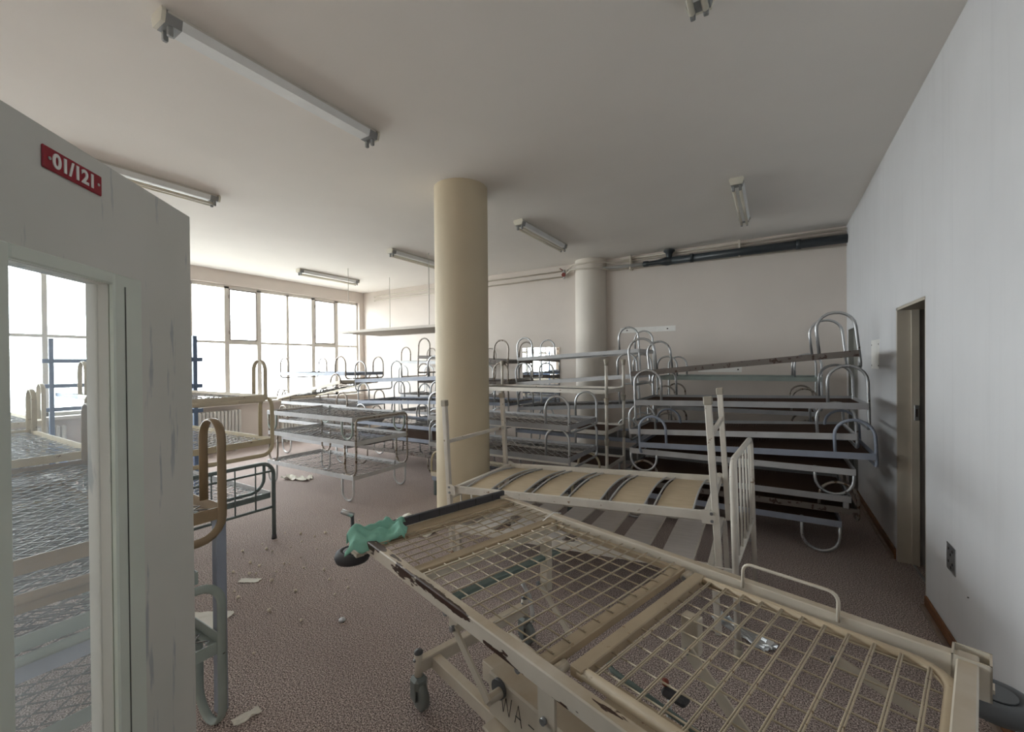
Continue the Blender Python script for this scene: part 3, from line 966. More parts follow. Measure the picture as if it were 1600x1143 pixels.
# stack D0: by the windows
wh = 'in the leaning stack by the windows'
n = 5
bed(lab(0, n, 'grey', wh), -5.86, 4.42, 0.30, 'grey', 'chrome', down=0.30)
bed(lab(1, n, 'grey', wh), -5.88, 4.38, 0.62, 'lightgrey', 'browntube', up=0.25, drop=0.31)
bed(lab(2, n, 'pale grey', wh), -5.86, 4.42, 0.95, 'lightgrey', 'browntube', up=0.20, drop=0.32)
bed(lab(3, n, 'steeply tilted cream', wh), -5.95, 4.38, 1.19, 'cream', 'browntube', up=0.12, drop=0.06, tilt=10)
bed(lab(4, n, 'pale blue', wh), -5.86, 4.40, 1.475, 'greyblue', 'browntube', up=0.26, drop=0.10)
# stack C: three tiers in the open
wh = 'in the three-tier stack on the open carpet'
bed(lab(0, 3, 'pale grey', wh), -4.13, 3.20, 0.312, 'lightgrey', 'lightgrey', down=0.312, W=0.83, L=1.80, aw=0.20, wire='spring')
bed('middle pale grey bed frame with a brown end tube in the three-tier stack', -4.10, 3.20, 0.712, 'lightgrey', 'browntube', up=0.365, drop=0.30, flip=True, W=0.83, L=1.80, aw=0.20)
bed(lab(2, 3, 'pale grey', wh), -4.14, 3.20, 0.985, 'lightgrey', 'greygreen', down=0.27, W=0.83, L=1.78, aw=0.19)
# stack F: behind the pillar
wh = 'in the stack directly behind the pillar'
bed(lab(0, 4, 'straight-legged blue-grey', wh), -1.72, 3.90, 0.235, 'greyblue', 'darkgreen', legs=0.235)
bed(lab(1, 4, 'beige', wh), -1.70, 3.86, 0.300, 'cream', 'beige', up=0.255, drop=0.05)
bed(lab(2, 4, 'grey', wh), -1.735, 3.87, 0.655, 'grey', 'chrome', up=0.285, drop=0.12, wire='springpale')
bed(lab(3, 4, 'grey', wh), -1.73, 3.86, 0.98, 'grey', 'chrome', up=0.285, drop=0.08, wire='springpale')
# stack B: beyond the open door
wh = 'in the stack just past the open door'
bed('middle beige hoop-ended bed frame ' + wh, -3.93, 1.36, 0.935, 'beige', 'beige', W=0.82, up=0.372, drop=0.145, aw=0.20, flat=True, wire='springpale')
bed('topmost cream hoop-ended bed frame ' + wh, -3.94, 1.31, 1.335, 'cream', 'cream', W=0.82, up=0.315, drop=0.05, aw=0.20, flat=True, wire='springpale')
# stack A: nearest left
wh = 'in the nearest stack behind the open door'
bed(lab(0, 5, 'grey-green', wh), -2.06, 0.09, 0.405, 'greygreen', 'greygreen', W=0.83, up=0.355, drop=0.30, flip=True, aw=0.22, flat=True)
bed(lab(1, 5, 'blue-grey', wh), -2.10, -0.03, 0.622, 'greyblue', 'greyblue', W=0.83, legs=0.22)
bed(lab(2, 5, 'grey-green', wh), -2.09, 0.0, 0.726, 'greygreen', 'greyblue', W=0.83, legs=0.105)
bed(lab(3, 5, 'tan brown', wh), -2.08, -0.02, 0.855, 'brown', 'brown', W=0.83, legs=0.13)
tb_ = bed(lab(4, 5, 'tan brown hoop-ended', wh), -2.065, 0.10, 0.985, 'brown', 'brown', W=0.83, up=0.375, drop=0.13, aw=0.17, flat=True)
obj('leg', MB().box(-0.022, 0.022, -0.022, 0.022, -0.855, 0.07, 0.004), 'greyblue', tb_, (0.79, 0.445, 0))
# stack A2: further left, seen through the glass
wh = 'in the stack seen through the door glass'
bed(lab(0, 3, 'grey', wh), -4.00, 0.20, 0.35, 'grey', 'chrome', W=0.82, down=0.35)
bed(lab(1, 3, 'grey', wh), -4.02, 0.17, 0.72, 'lightgrey', 'chrome', W=0.82, up=0.22, drop=0.36)
bed(lab(2, 3, 'tan', wh), -4.00, 0.19, 1.03, 'beige', 'beige', W=0.82, up=0.37, drop=0.30, aw=0.20, flat=True)
wh = 'in the window stack seen through the door glass'
bed(lab(0, 3, 'grey', wh), -6.35, 0.40, 0.30, 'grey', 'chrome', down=0.30)
bed(lab(1, 3, 'grey', wh), -6.37, 0.36, 0.68, 'lightgrey', 'chrome', up=0.26, drop=0.37)
bed(lab(2, 3, 'cream', wh), -6.35, 0.40, 1.06, 'cream', 'cream', up=0.37, drop=0.37, aw=0.2, flat=True)

# green-grey bed with a barred end, lowest of stack B
gb = thing('barred_bed', 'dark grey-green bed with barred end, lowest of the stack past the door', 'bed frame', (-3.94, 1.77, 0), (0, 0, 0), GROUP)
def gtube(pts, r, nm='end_tube', mat='darkgreen'):
    return obj(nm, MB().tube(pts, r, 8), mat, gb)
hw = 0.41
def headp(x):
    p = [(x, -hw, 0.03), (x, -hw, 0.60)]
    p += [(x, -hw + 0.11 * (1 - math.cos(PI / 2 * k / 5)), 0.60 + 0.11 * math.sin(PI / 2 * k / 5)) for k in range(1, 6)]
    p += [(x, hw - 0.11 * (1 - math.cos(PI / 2 * k / 5)), 0.60 + 0.11 * math.sin(PI / 2 * k / 5)) for k in range(5, 0, -1)]
    p += [(x, hw, 0.60), (x, hw, 0.03)]
    return p
for x in (0.0, -1.85):
    gtube(headp(x), 0.017)
    for z, hwid in ((0.30, 0.012), (0.63, 0.010)):
        gtube([(x, -hw, z), (x, hw, z)], hwid, 'cross_bar')
    for y in (-0.27, -0.10, 0.08, 0.25):
        gtube([(x, y, 0.30), (x, y, 0.705)], 0.006, 'end_bar')
    for y in (-hw, hw):
        obj('foot_cap', MB().cyl((x, y, 0.02), 0.022, 0.04, 'z', 12, 0.019), 'rubber', gb)
# inner rounded hanger loop of the same end
q = []
for k in range(6):
    a = PI / 2 * k / 5
    q.append((-0.03, 0.34 - 0.09 * (1 - math.sin(a)) + 0.0, 0.50 - 0.09 + 0.09 * (1 - math.cos(a)) + 0.0))
gtube([(-0.03, -0.34, 0.455), (-0.03, 0.22, 0.455)] + [(-0.03, 0.22 + 0.12 * math.sin(PI / 2 * k / 5), 0.455 + 0.12 * (1 - math.cos(PI / 2 * k / 5))) for k in range(1, 6)] + [(-0.03, 0.34, 0.70)], 0.014, 'inner_loop')
def lrail(l):
    return MB().box(-l / 2, l / 2, -0.002, 0.002, -0.05, 0.0).box(-l / 2, l / 2, 0.0, 0.03, -0.05, -0.046)
obj('side_rail', lrail(1.81), 'lightgrey', gb, (-0.925, -0.39, 0.44))
obj('side_rail', lrail(1.81), 'lightgrey', gb, (-0.925, 0.39, 0.44), (0, 0, PI))
obj('end_rail', lrail(0.78), 'darkgreen', gb, (-0.02, 0, 0.43), (0, 0, PI / 2))
obj('end_rail', lrail(0.78), 'darkgreen', gb, (-1.83, 0, 0.43), (0, 0, -PI / 2))
o = obj('spring_mesh', spring_mesh(1.80, 0.78, 'zig'), 'spring', gb, (-0.925, 0, 0.44)); o['kind'] = 'stuff'

# blue bunk behind stack B
bb = thing('blue_bunk', 'blue painted bunk bed behind the stack past the open door', 'bunk bed', (-5.97, 1.95, 0))
for x in (0, -1.85):
    for y in (-0.42, 0.42):
        obj('post', MB().box(x - 0.022, x + 0.022, y - 0.022, y + 0.022, 0, 1.97, 0.004), 'blue', bb)
    for z in (0.55, 1.06, 1.36, 1.68):
        obj('end_bar', MB().box(x - 0.012, x + 0.012, -0.50, 0.50, z - 0.025, z + 0.025, 0.003), 'blue', bb)
for z in (0.45, 1.28):
    for y in (-0.42, 0.42):
        obj('side_rail', lrail(1.81), 'blue', bb, (-0.925, y * 0.93, z), (0, 0, 0 if y < 0 else PI))
    o = obj('spring_mesh', spring_mesh(1.80, 0.78, 'zig'), 'spring', bb, (-0.925, 0, z)); o['kind'] = 'stuff'

# white post-ended beds stacked right of the pillar
for i, (z, zt) in enumerate(((0.40, 0.72), (0.81, 1.19), (1.285, 1.645))):
    zb = (0.0, 0.72, 1.19)[i]
    t = thing('post_bed', ('lowest', 'middle', 'topmost')[i] + ' white post-ended bed frame in the rusty white stack right of the pillar', 'bed frame', (-2.575, 5.08, zb), (0, 0, 0), GROUP)
    for x in (-0.93, 0.93):
        for y in (-0.33, 0.33):
            obj('post', MB().tube([(x, y, 0.0), (x, y, zt - zb - 0.06)], 0.019, 10), 'white', t)
            obj('post_cap', MB().lathe((x, y, zt - zb - 0.06), [(0.020, -0.02), (0.024, 0.0), (0.030, 0.055), (0.0, 0.055)], 12), 'cap', t)
        obj('end_rail', lrail(0.66), 'white', t, (x, 0, z - zb), (0, 0, PI / 2 if x > 0 else -PI / 2))
    for y in (-0.33, 0.33):
        obj('side_rail', lrail(1.86), 'white', t, (0, y, z - zb), (0, 0, 0 if y < 0 else PI))
    o = obj('spring_mesh', spring_mesh(1.84, 0.66, 'fine'), 'springrust' if i < 2 else 'springpale', t, (0, 0, z - zb)); o['kind'] = 'stuff'

# ------------------------------------------------------------------ white slatted bed pair in front of the pillar
YAW, TIL = math.radians(1.6), math.radians(-3.3)
def slat_bed(name, label, off, upper):
    org = Vector((-2.217, 2.668, 0.613))
    Rm = Matrix.Rotation(YAW, 3, 'Z') @ Matrix.Rotation(TIL, 3, 'Y')
    t = thing(name, label, 'bed frame', org + Rm @ Vector((0, 0, off)), (0, TIL, YAW))
    L, W = 1.90, 0.90
    obj('side_rail', MB().box(0.03, L - 0.03, -0.004, 0.022, -0.055, 0.0, 0.003), 'white', t)
    obj('side_rail', MB().box(0.03, L - 0.03, W - 0.022, W + 0.004, -0.055, 0.0, 0.003), 'white', t)
    obj('end_rail', MB().box(0.0, 0.035, 0.0, W, -0.055, -0.005, 0.003), 'white', t)
    obj('end_rail', MB().box(L - 0.035, L, 0.0, W, -0.055, -0.005, 0.003), 'white', t)
    n = 6
    span = (L - 0.12) / n
    pw = span * (0.72 if upper else 0.66)
    def panel():
        m = MB()
        k = 10
        bow = 0.035 if upper else 0.0
        vs, fs = [], []
        for i in range(k + 1):
            y = 0.03 + (W - 0.06) * i / k
            z = -0.040 + bow * math.sin(PI * i / k)
            for x in (0, pw):
                vs.append((x, y, z)); vs.append((x, y, z - 0.008))
        for i in range(k):
            a, b = 4 * i, 4 * (i + 1)
            fs += [(a, a + 2, b + 2, b), (a + 1, b + 1, b + 3, a + 3), (a, b, b + 1, a + 1), (a + 2, a + 3, b + 3, b + 2)]
        fs += [(0, 1, 3, 2), (4 * k, 4 * k + 2, 4 * k + 3, 4 * k + 1)]
        return m.add(vs, fs).mesh('deck_panel')
    def rib():
        k = 10
        bow = 0.04 if upper else 0.0
        pts = [(0, 0.02 + (W - 0.04) * i / k, -0.035 + bow * math.sin(PI * i / k)) for i in range(k + 1)]
        return MB().tube(pts, 0.006, 6).mesh('deck_rib')
    pm, rm = panel(), rib()
    edge = MB().box(0, 0.008, 0.03, W - 0.03, -0.05, -0.036).mesh('panel_edge')
    for i in range(n):
        x = 0.09 + span * i
        obj('deck_panel', pm, 'ply' if upper else 'greyboard', t, (x, 0, 0))
        if upper:
            obj('deck_rib', rm, 'lightgrey', t, (x - 0.010, 0, 0))
            obj('deck_rib', rm, 'lightgrey', t, (x + pw + 0.010, 0, 0))
        else:
            obj('panel_edge', edge, 'white', t, (x + pw, 0, 0))
    return t
ub = slat_bed('slatted_bed', 'white bed frame with bowed plywood panels in front of the pillar', 0.0, True)
for x, z0, z1 in ((-0.035, -0.60, 0.665), (1.93, -0.335, 0.645)):
    for y in (0.0, 0.90):
        zz0 = z0 if x > 0 else -0.605
        obj('post', MB().box(x - 0.019, x + 0.019, y - 0.019, y + 0.019, zz0, z1, 0.004), 'white', ub)
        obj('post_cap', MB().box(x - 0.024, x + 0.024, y - 0.024, y + 0.024, z1 - 0.02, z1 + 0.03, 0.005), 'cap', ub)
        s = 1 if x < 0 else -1
        pl = obj('corner_plate', MB().prism([(min(x, x + s * 0.075), -0.065), (max(x, x + s * 0.075), -0.065), (max(x, x + s * 0.075), 0.0), ((x + s * 0.04), 0.018), (min(x, x + s * 0.075), 0.012)], 'y', y - 0.024 if y < 0.5 else y + 0.019, y - 0.019 if y < 0.5 else y + 0.024), 'white', ub)
        for zz in (-0.005, -0.048):
            obj('bolt', MB().cyl((x + s * 0.02, y - 0.027 if y < 0.5 else y + 0.027, zz), 0.009, 0.008, 'y', 10), 'bolt', pl)
    obj('end_bar', MB().box(x - 0.012, x + 0.012, 0.0, 0.90, (0.355 if x < 0 else 0.44) - 0.015, (0.355 if x < 0 else 0.44) + 0.015, 0.003), 'white', ub)
obj('end_bar', MB().tube([(-0.035, 0.0, -0.10), (-0.035, 0.90, -0.10)], 0.012, 8), 'white', ub)
for y in (0.15, 0.30, 0.45, 0.60, 0.75):
    obj('spindle', MB().tube([(-0.035, y, -0.10), (-0.035, y, -0.42)], 0.008, 8), 'white', ub)
obj('end_bar', MB().tube([(-0.035, 0.0, -0.42), (-0.035, 0.90, -0.42)], 0.012, 8), 'white', ub)
lb = slat_bed('slatted_bed', 'lower frame with grey board panels under the plywood panel bed', -0.31, False)
for x in (0.02, 1.90):
    for y in (0.02, 0.88):
        h = 0.613 - 0.31 + x * math.sin(-TIL)
        obj('leg', MB().box(x - 0.018, x + 0.018, y - 0.018, y + 0.018, -h + 0.002, -0.01, 0.003), 'white', lb)
br = obj('end_bracket', MB().box(1.86, 2.0, -0.03, -0.018, -0.058, 0.004, 0.004), 'white', lb)
obj('bolt_hole', MB().cyl((1.965, -0.031, -0.025), 0.011, 0.004, 'y', 12), 'screw', br)

# loose spindle headboard beside it
hb = thing('spindle_headboard', 'loose white spindle headboard standing at the right end of the slatted bed', 'headboard', (-0.165, 2.55, 0), (0, math.radians(-1.4), math.radians(-3.5)))
hp = [(0, 0, 0.0), (0, 0, 0.985)] + [(0, 0.08 * (1 - math.cos(PI / 2 * k / 5)), 0.985 + 0.08 * math.sin(PI / 2 * k / 5)) for k in range(1, 6)]
hp += [(0, 0.85 - 0.08 * (1 - math.cos(PI / 2 * k / 5)), 0.985 + 0.08 * math.sin(PI / 2 * k / 5)) for k in range(5, 0, -1)] + [(0, 0.85, 0.985), (0, 0.85, 0.0)]
obj('frame_tube', MB().tube(hp, 0.0165, 10), 'white', hb)
obj('lower_bar', MB().tube([(0, 0, 0.50), (0, 0.85, 0.50)], 0.013, 8), 'white', hb)
for k in range(5):
    y = 0.14 + k * 0.142
    obj('spindle', MB().tube([(0, y, 0.50), (0, y, 1.06)], 0.0065, 8), 'white', hb)
for y in (0.0, 0.85):
    obj('foot_cap', MB().cyl((0, y, 0.035), 0.024, 0.07, 'z', 12, 0.022), 'cap', hb)
    obj('lug', MB().box(-0.055, -0.015, y - 0.003, y + 0.003, 0.335, 0.365, 0.002), 'steel', hb)

# ------------------------------------------------------------------ foreground hospital bed
RZ = math.atan2(-0.282, 0.959)
cxw = -1.05 * 0.959 + 1.333 * 0.282
cyw = 1.05 * 0.282 + 1.333 * 0.959
hbed = thing('hospital_bed', 'cream adjustable hospital bed with wire mesh base in the foreground', 'hospital bed', (cxw, cyw, 0), (0, 0, RZ))
# local: x = -1.04 (head) .. +1.04 (foot), y = -0.483 (near) .. +0.483 (far)
ZT = 0.74
def J(name, mb, mat, par=hbed, loc=(0, 0, 0), rot=(0, 0, 0)):
    return obj(name, mb, mat, par, loc, rot)
HX, FX, NY, FY = -1.04, 1.04, -0.483, 0.483
J('side_rail', MB().box(HX, FX - 0.02, NY, NY + 0.042, ZT - 0.058, ZT, 0.004), 'hchip')
J('side_rail', MB().box(HX + 0.02, FX - 0.03, FY - 0.04, FY, ZT - 0.075, ZT, 0.004), 'hcream')
# head cross plate with rubber strip
J('head_rail', MB().box(HX + 0.0, HX + 0.085, NY + 0.042, FY - 0.04, ZT - 0.035, ZT - 0.012, 0.003), 'hdust')
rs = J('bumper_strip', MB().box(HX - 0.018, HX + 0.004, NY + 0.10, FY - 0.01, ZT - 0.012, ZT + 0.034, 0.004), 'rubber')
for k in range(6):
    J('strip_joint', MB().box(HX - 0.019, HX + 0.005, NY + 0.2 + k * 0.13, NY + 0.203 + k * 0.13, ZT - 0.004, ZT + 0.033), 'ink', rs)
J('corner_socket', MB().box(HX - 0.05, HX + 0.02, FY - 0.05, FY + 0.005, ZT - 0.09, ZT + 0.006, 0.004), 'hcream')
J('corner_socket', MB().box(HX - 0.06, HX + 0.02, NY - 0.02, NY + 0.06, ZT - 0.09, ZT + 0.012, 0.004), 'hcream')
# sections: (x0, x1) mesh panels
def u2x(u): return 1.05 - u
def wires(x0, x1, y0, y1, z, nx, ny, dbl=False):
    """nx cross wires (along y), ny long wires (along x)"""
    lw = cached(('jl', round(x1 - x0, 3)), lambda: MB().tube([(0, 0, 0), (x1 - x0, 0, 0)], 0.0028, 6), 'mesh_wire')
    cw = cached(('jc', round(y1 - y0, 3), dbl), lambda: (MB().tube([(0, 0, 0), (0, y1 - y0, 0)], 0.0026, 6).tube([(0.0062, 0, 0), (0.0062, y1 - y0, 0)], 0.0026, 6) if dbl else MB().tube([(0, 0, 0), (0, y1 - y0, 0)], 0.0030, 6)), 'mesh_wire')
    for k in range(ny):
        y = y0 + (y1 - y0) * (k + 0.5) / ny
        J('mesh_wire', lw, 'wire', hbed, (x0, y, z))
    for k in range(nx):
        x = x0 + (x1 - x0) * (k + 0.5) / nx
        J('mesh_wire', cw, 'wire', hbed, (x, y0, z + 0.0058))
iy0, iy1 = NY + 0.045, FY - 0.043
# head section
hx0, hx1 = u2x(2.01), u2x(1.66)
J('section_rail', MB().box(hx0, hx0 + 0.045, iy0, iy1, ZT - 0.03, ZT - 0.016, 0.002), 'hdust')
wires(hx0 + 0.02, hx1 + 0.005, iy0, iy1, ZT - 0.012, 6, 11)
# double cross beam
J('cross_beam', MB().box(u2x(1.66), u2x(1.655) + 0.05, iy0, iy1, ZT - 0.05, ZT - 0.018, 0.003), 'hdust')
J('cross_beam', MB().box(u2x(1.585), u2x(1.585) + 0.03, iy0, iy1, ZT - 0.05, ZT - 0.018, 0.003), 'hcream')
tb = J('lift_bar', MB().box(u2x(1.50), u2x(1.50) + 0.035, NY + 0.10, FY - 0.16, ZT - 0.13, ZT - 0.105, 0.003), 'tealbar')
for y in (NY + 0.13, FY - 0.19):
    J('bolt', MB().cyl((u2x(1.50) + 0.018, y, ZT - 0.103), 0.011, 0.006, 'z', 10), 'bolt', tb)
# middle section
mx0, mx1 = u2x(1.58), u2x(0.885)
wires(mx0, mx1 + 0.02, iy0 + 0.005, iy1 - 0.03, ZT - 0.012, 11, 11)
J('section_rail', MB().box(mx0, mx1, iy0, iy0 + 0.014, ZT - 0.035, ZT - 0.018, 0.002), 'hdust')
J('section_rail', MB().box(mx0, mx1, iy1 - 0.055, iy1 - 0.03, ZT - 0.04, ZT - 0.018, 0.002), 'hdust')
J('cross_beam', MB().box(mx1 - 0.012, mx1 + 0.033, iy0, iy1 - 0.02, ZT - 0.045, ZT - 0.015, 0.003), 'hdust')
for y in (iy0 + 0.035, iy1 - 0.05):
    hg_ = J('hinge', MB().cyl((mx1 + 0.052, y, ZT - 0.035), 0.016, 0.05, 'y', 14), 'hcream')
    J('hinge_pin', MB().cyl((mx1 + 0.052, y, ZT - 0.035), 0.0085, 0.062, 'y', 10), 'bolt', hg_)
# leg section: tubular frame with round corners at the foot
lx0, lx1 = u2x(0.80), u2x(0.055)
ly0, ly1 = iy0 + 0.045, iy1 - 0.035
rr = 0.10
fr = [(lx0, ly0, 0), (lx0, ly1, 0)]
pts = [(lx0 + 0.02, ly0 + 0.018, ZT - 0.028), (lx1 - rr, ly0 + 0.018, ZT - 0.028)]
pts += [(lx1 - rr + rr * math.sin(PI / 2 * k / 6), ly0 + 0.018 + rr * (1 - math.cos(PI / 2 * k / 6)), ZT - 0.028) for k in range(1, 7)]
pts += [(lx1 - rr + rr * math.cos(PI / 2 * k / 6), ly1 - 0.018 - rr + rr * math.sin(PI / 2 * k / 6), ZT - 0.028) for k in range(0, 7)]
pts += [(lx0 + 0.02, ly1 - 0.018, ZT - 0.028)]
J('leg_section_frame', MB().tube(pts, 0.016, 8, rx=0.020), 'hdust')
J('leg_section_beam', MB().box(lx0 - 0.005, lx0 + 0.04, ly0, ly1, ZT - 0.045, ZT - 0.012, 0.003), 'hdust')
wires(lx0 + 0.035, lx1 - 0.02, ly0 + 0.02, ly1 - 0.02, ZT - 0.024, 11, 9, True)
# sheet under the near half of the leg section
J('under_plate', MB().box(lx0 + 0.05, lx1 + 0.0, ly0 + 0.03, ly0 + 0.17, 0.60, 0.606), 'hdust')
# foot rail and sockets
J('foot_rail', MB().box(FX - 0.045, FX + 0.0, NY + 0.0, FY - 0.0, ZT - 0.06, ZT + 0.004, 0.004), 'hcream')
m = MB()
for a in ((FX - 0.055, FX - 0.050, FY - 0.06, FY + 0.02), (FX + 0.020, FX + 0.025, FY - 0.06, FY + 0.02)):
    m.box(a[0], a[1], a[2], a[3], ZT - 0.09, ZT + 0.012)
m.box(FX - 0.055, FX + 0.025, FY + 0.015, FY + 0.02, ZT - 0.09, ZT + 0.012)
m.box(FX - 0.055, FX + 0.025, FY - 0.06, FY - 0.055, ZT - 0.09, ZT + 0.012)
J('corner_socket', m, 'hcream')
# mattress keeper loop
kp = [(0.42, FY - 0.05, ZT - 0.02), (0.42, FY - 0.045, ZT + 0.045)]
kp += [(0.42 + 0.03 * (1 - math.cos(PI / 2 * k / 4)), FY - 0.045, ZT + 0.045 + 0.03 * math.sin(PI / 2 * k / 4)) for k in range(1, 5)]
kp += [(0.72 - 0.03 * (1 - math.cos(PI / 2 * k / 4)), FY - 0.045, ZT + 0.045 + 0.03 * math.sin(PI / 2 * k / 4)) for k in range(4, 0, -1)]
kp += [(0.72, FY - 0.045, ZT + 0.045), (0.72, FY - 0.05, ZT - 0.02)]
J('mattress_keeper', MB().tube(kp, 0.006, 8), 'hcream')
# bumper wheels at corners
for x, y in ((FX + 0.03, FY + 0.01), (HX - 0.075, NY - 0.01)):
    b = J('bumper_wheel', MB().lathe((x, y, ZT - 0.115), [(0.0, 0.022), (0.048, 0.022), (0.052, 0.026), (0.062, 0.030), (0.080, 0.022), (0.088, 0.0), (0.080, -0.022), (0.055, -0.03), (0.0, -0.03)], 28), 'rubbergrey' if x > 0 else 'rubber')
    J('hub', MB().cyl((x, y, ZT - 0.09), 0.045, 0.006, 'z', 20), 'rubbergrey', b)
    J('arm', MB().box(min(x, x - 0.08 if x > 0 else x + 0.1), max(x, x - 0.08 if x > 0 else x + 0.1), y - 0.02, y + 0.02, ZT - 0.09, ZT - 0.075), 'hcream', b)
# crank
ck = J('crank', MB().tube([(HX - 0.15, NY + 0.02, ZT - 0.12), (HX - 0.15, NY + 0.02, ZT + 0.06)], 0.009, 8), 'rubber')
J('crank_handle', MB().tube([(HX - 0.15, NY + 0.025, ZT + 0.06), (HX - 0.19, NY - 0.02, ZT + 0.085)], 0.013, 10), 'steel', ck)
J('crank_joint', MB().tube([(HX - 0.15, NY + 0.02, ZT - 0.115), (HX + 0.01, NY + 0.04, ZT - 0.07)], 0.010, 8), 'steel', ck)

# undercarriage
cu = u2x(1.769)
cf = u2x(0.33)
for x in (cu, cf):
    J('base_beam', MB().box(x - 0.022, x + 0.022, NY + 0.14, FY - 0.14, 0.165, 0.225, 0.004), 'hcream')
for y in (-0.26, 0.05):
    J('base_side_beam', MB().box(cu, cf, y - 0.022, y + 0.022, 0.155, 0.215, 0.004), 'hcream')
for x in (cu, cf):
    for y in (NY + 0.14, FY - 0.14):
        st_ = J('caster_stem', MB().cyl((x, y, 0.195), 0.019, 0.115, 'z', 16), 'hcream')
        J('stem_cap', MB().lathe((x, y, 0.252), [(0.021, 0), (0.021, 0.008), (0.012, 0.016), (0, 0.017)], 14), 'rubbergrey', st_)
        J('screw', MB().cyl((x, y - 0.020, 0.225), 0.007, 0.012, 'y', 10), 'bolt', st_)
        cs_ = J('caster', MB().box(x - 0.034, x + 0.034, y - 0.034, y + 0.034, 0.088, 0.148, 0.014), 'caster')
        J('wheel', MB().lathe((x + 0.012, y, 0.0625), [(0.0, -0.020), (0.050, -0.020), (0.0615, -0.014), (0.0625, 0.0), (0.0615, 0.014), (0.050, 0.020), (0.0, 0.020)], 24, 'y'), 'caster', cs_)
        for s_ in (-1, 1):
            J('fork', MB().box(x - 0.024, x + 0.024, y + s_ * 0.029 - 0.004, y + s_ * 0.029 + 0.004, 0.045, 0.12, 0.003), 'caster', cs_)
# lift housing with a handwritten mark
byn = -0.40
bxm = J('lift_housing', MB().box(-0.125, 0.75, byn, byn + 0.13, 0.365, 0.515, 0.006), 'hcream')
def stroke(pl, z0=0.450, x0=-0.055, sc=0.72):
    return MB().tube([(x0 + a * sc, byn - 0.0005, z0 + b * sc) for a, b in pl], 0.0014, 5)
for pl in ([(0, 0.045), (0.015, -0.045), (0.035, 0.03)], [(0.035, 0.03), (0.055, -0.045), (0.075, 0.045)],
           [(0.095, -0.045), (0.12, 0.045), (0.14, -0.045)], [(0.10, -0.012), (0.136, -0.012)],
           [(0.185, -0.0), (0.22, -0.0)],
           [(0.255, 0.03), (0.268, 0.045), (0.285, 0.045), (0.293, 0.025), (0.28, 0.0), (0.255, -0.045), (0.295, -0.045)]):
    J('pen_stroke', stroke(pl), 'ink', bxm)
J('housing_flange', MB().box(-0.10, 0.75, byn - 0.05, byn + 0.02, 0.352, 0.364, 0.003), 'hcream')
J('housing_lid', MB().box(-0.20, -0.125, byn + 0.03, byn + 0.12, 0.43, 0.50, 0.003), 'hcream')
for x in (-0.10, 0.68):
    J('housing_post', MB().box(x - 0.02, x + 0.02, -0.295, -0.255, 0.21, 0.37, 0.003), 'hcream')
J('axle', MB().cyl((-0.045, -0.43, 0.49), 0.017, 0.075, 'y', 16), 'hcream')
J('axle_collar', MB().cyl((-0.06, byn - 0.006, 0.49), 0.032, 0.014, 'y', 20), 'rubbergrey')
def arm(x0, z0, x1, z1, y, nm='lift_arm', w=0.032):
    a = J(nm, MB().bar((x0, y, z0), (x1, y, z1), 0.008, w, (0, 0, 1)), 'hcream')
    J('pivot_bolt', MB().cyl((x0, y - 0.008, z0), 0.010, 0.016, 'y', 10), 'bolt', a)
    return a
arm(-0.235, 0.645, -0.04, 0.488, -0.468)
J('arm_bracket', MB().box(-0.285, -0.225, -0.46, -0.43, 0.625, 0.69, 0.003), 'hcream')
arm(-0.449, 0.495, -0.22, 0.30, 0.19)
J('arm_bracket', MB().box(-0.455, -0.405, 0.20, 0.24, 0.46, 0.71, 0.003), 'hcream')
arm(0.365, 0.605, 0.66, 0.33, 0.09, 'lift_arm', 0.042)
J('arm_bracket', MB().box(0.335, 0.395, 0.10, 0.14, 0.585, 0.715, 0.003), 'hcream')
J('arm_bracket', MB().box(0.195, 0.265, -0.478, -0.468, 0.52, 0.69, 0.003), 'hcream')
J('pivot_bolt', MB().cyl((0.225, -0.482, 0.60), 0.010, 0.016, 'y', 10), 'bolt')
arm(0.72, 0.62, 0.93, 0.56, FY - 0.10)
# actuator and brake parts
J('actuator', MB().tube([(-0.50, 0.02, 0.27), (-0.12, 0.0, 0.27)], 0.028, 14), 'hcream')
J('actuator_rod', MB().tube([(-0.50, 0.02, 0.27), (-0.66, 0.02, 0.235)], 0.012, 10), 'steel')
J('release_lever', MB().tube([(-0.50, 0.12, 0.50), (-0.47, 0.14, 0.44), (-0.44, 0.13, 0.38), (-0.42, 0.11, 0.34)], 0.010, 8), 'steel')
J('brake_bar', MB().tube([(0.09, 0.03, 0.455), (0.10, 0.0, 0.46), (0.13, -0.015, 0.46), (0.55, -0.05, 0.455)], 0.010, 10), 'tealbar')
J('brake_pedal', MB().box(0.27, 0.36, 0.07, 0.12, 0.40, 0.43, 0.01), 'rubber')
J('brake_knob', MB().lathe((0.275, 0.10, 0.44), [(0.012, -0.008), (0.012, 0.008), (0.0, 0.011)], 14), 'red')
J('brake_rod', MB().tube([(0.30, 0.09, 0.41), (0.30, 0.05, 0.20)], 0.008, 8), 'steel')
for x, y in ((-0.30, byn + 0.02), (0.10, byn + 0.03)):
    J('rail_bolt', MB().cyl((x, NY + 0.02, ZT - 0.07), 0.012, 0.012, 'y', 10), 'bolt')
J('cable_tie', MB().tube([(u2x(1.63), FY - 0.13, ZT - 0.01), (u2x(1.60), FY - 0.07, ZT + 0.03), (u2x(1.585), FY - 0.03, ZT + 0.02)], 0.003, 6), 'signwhite')

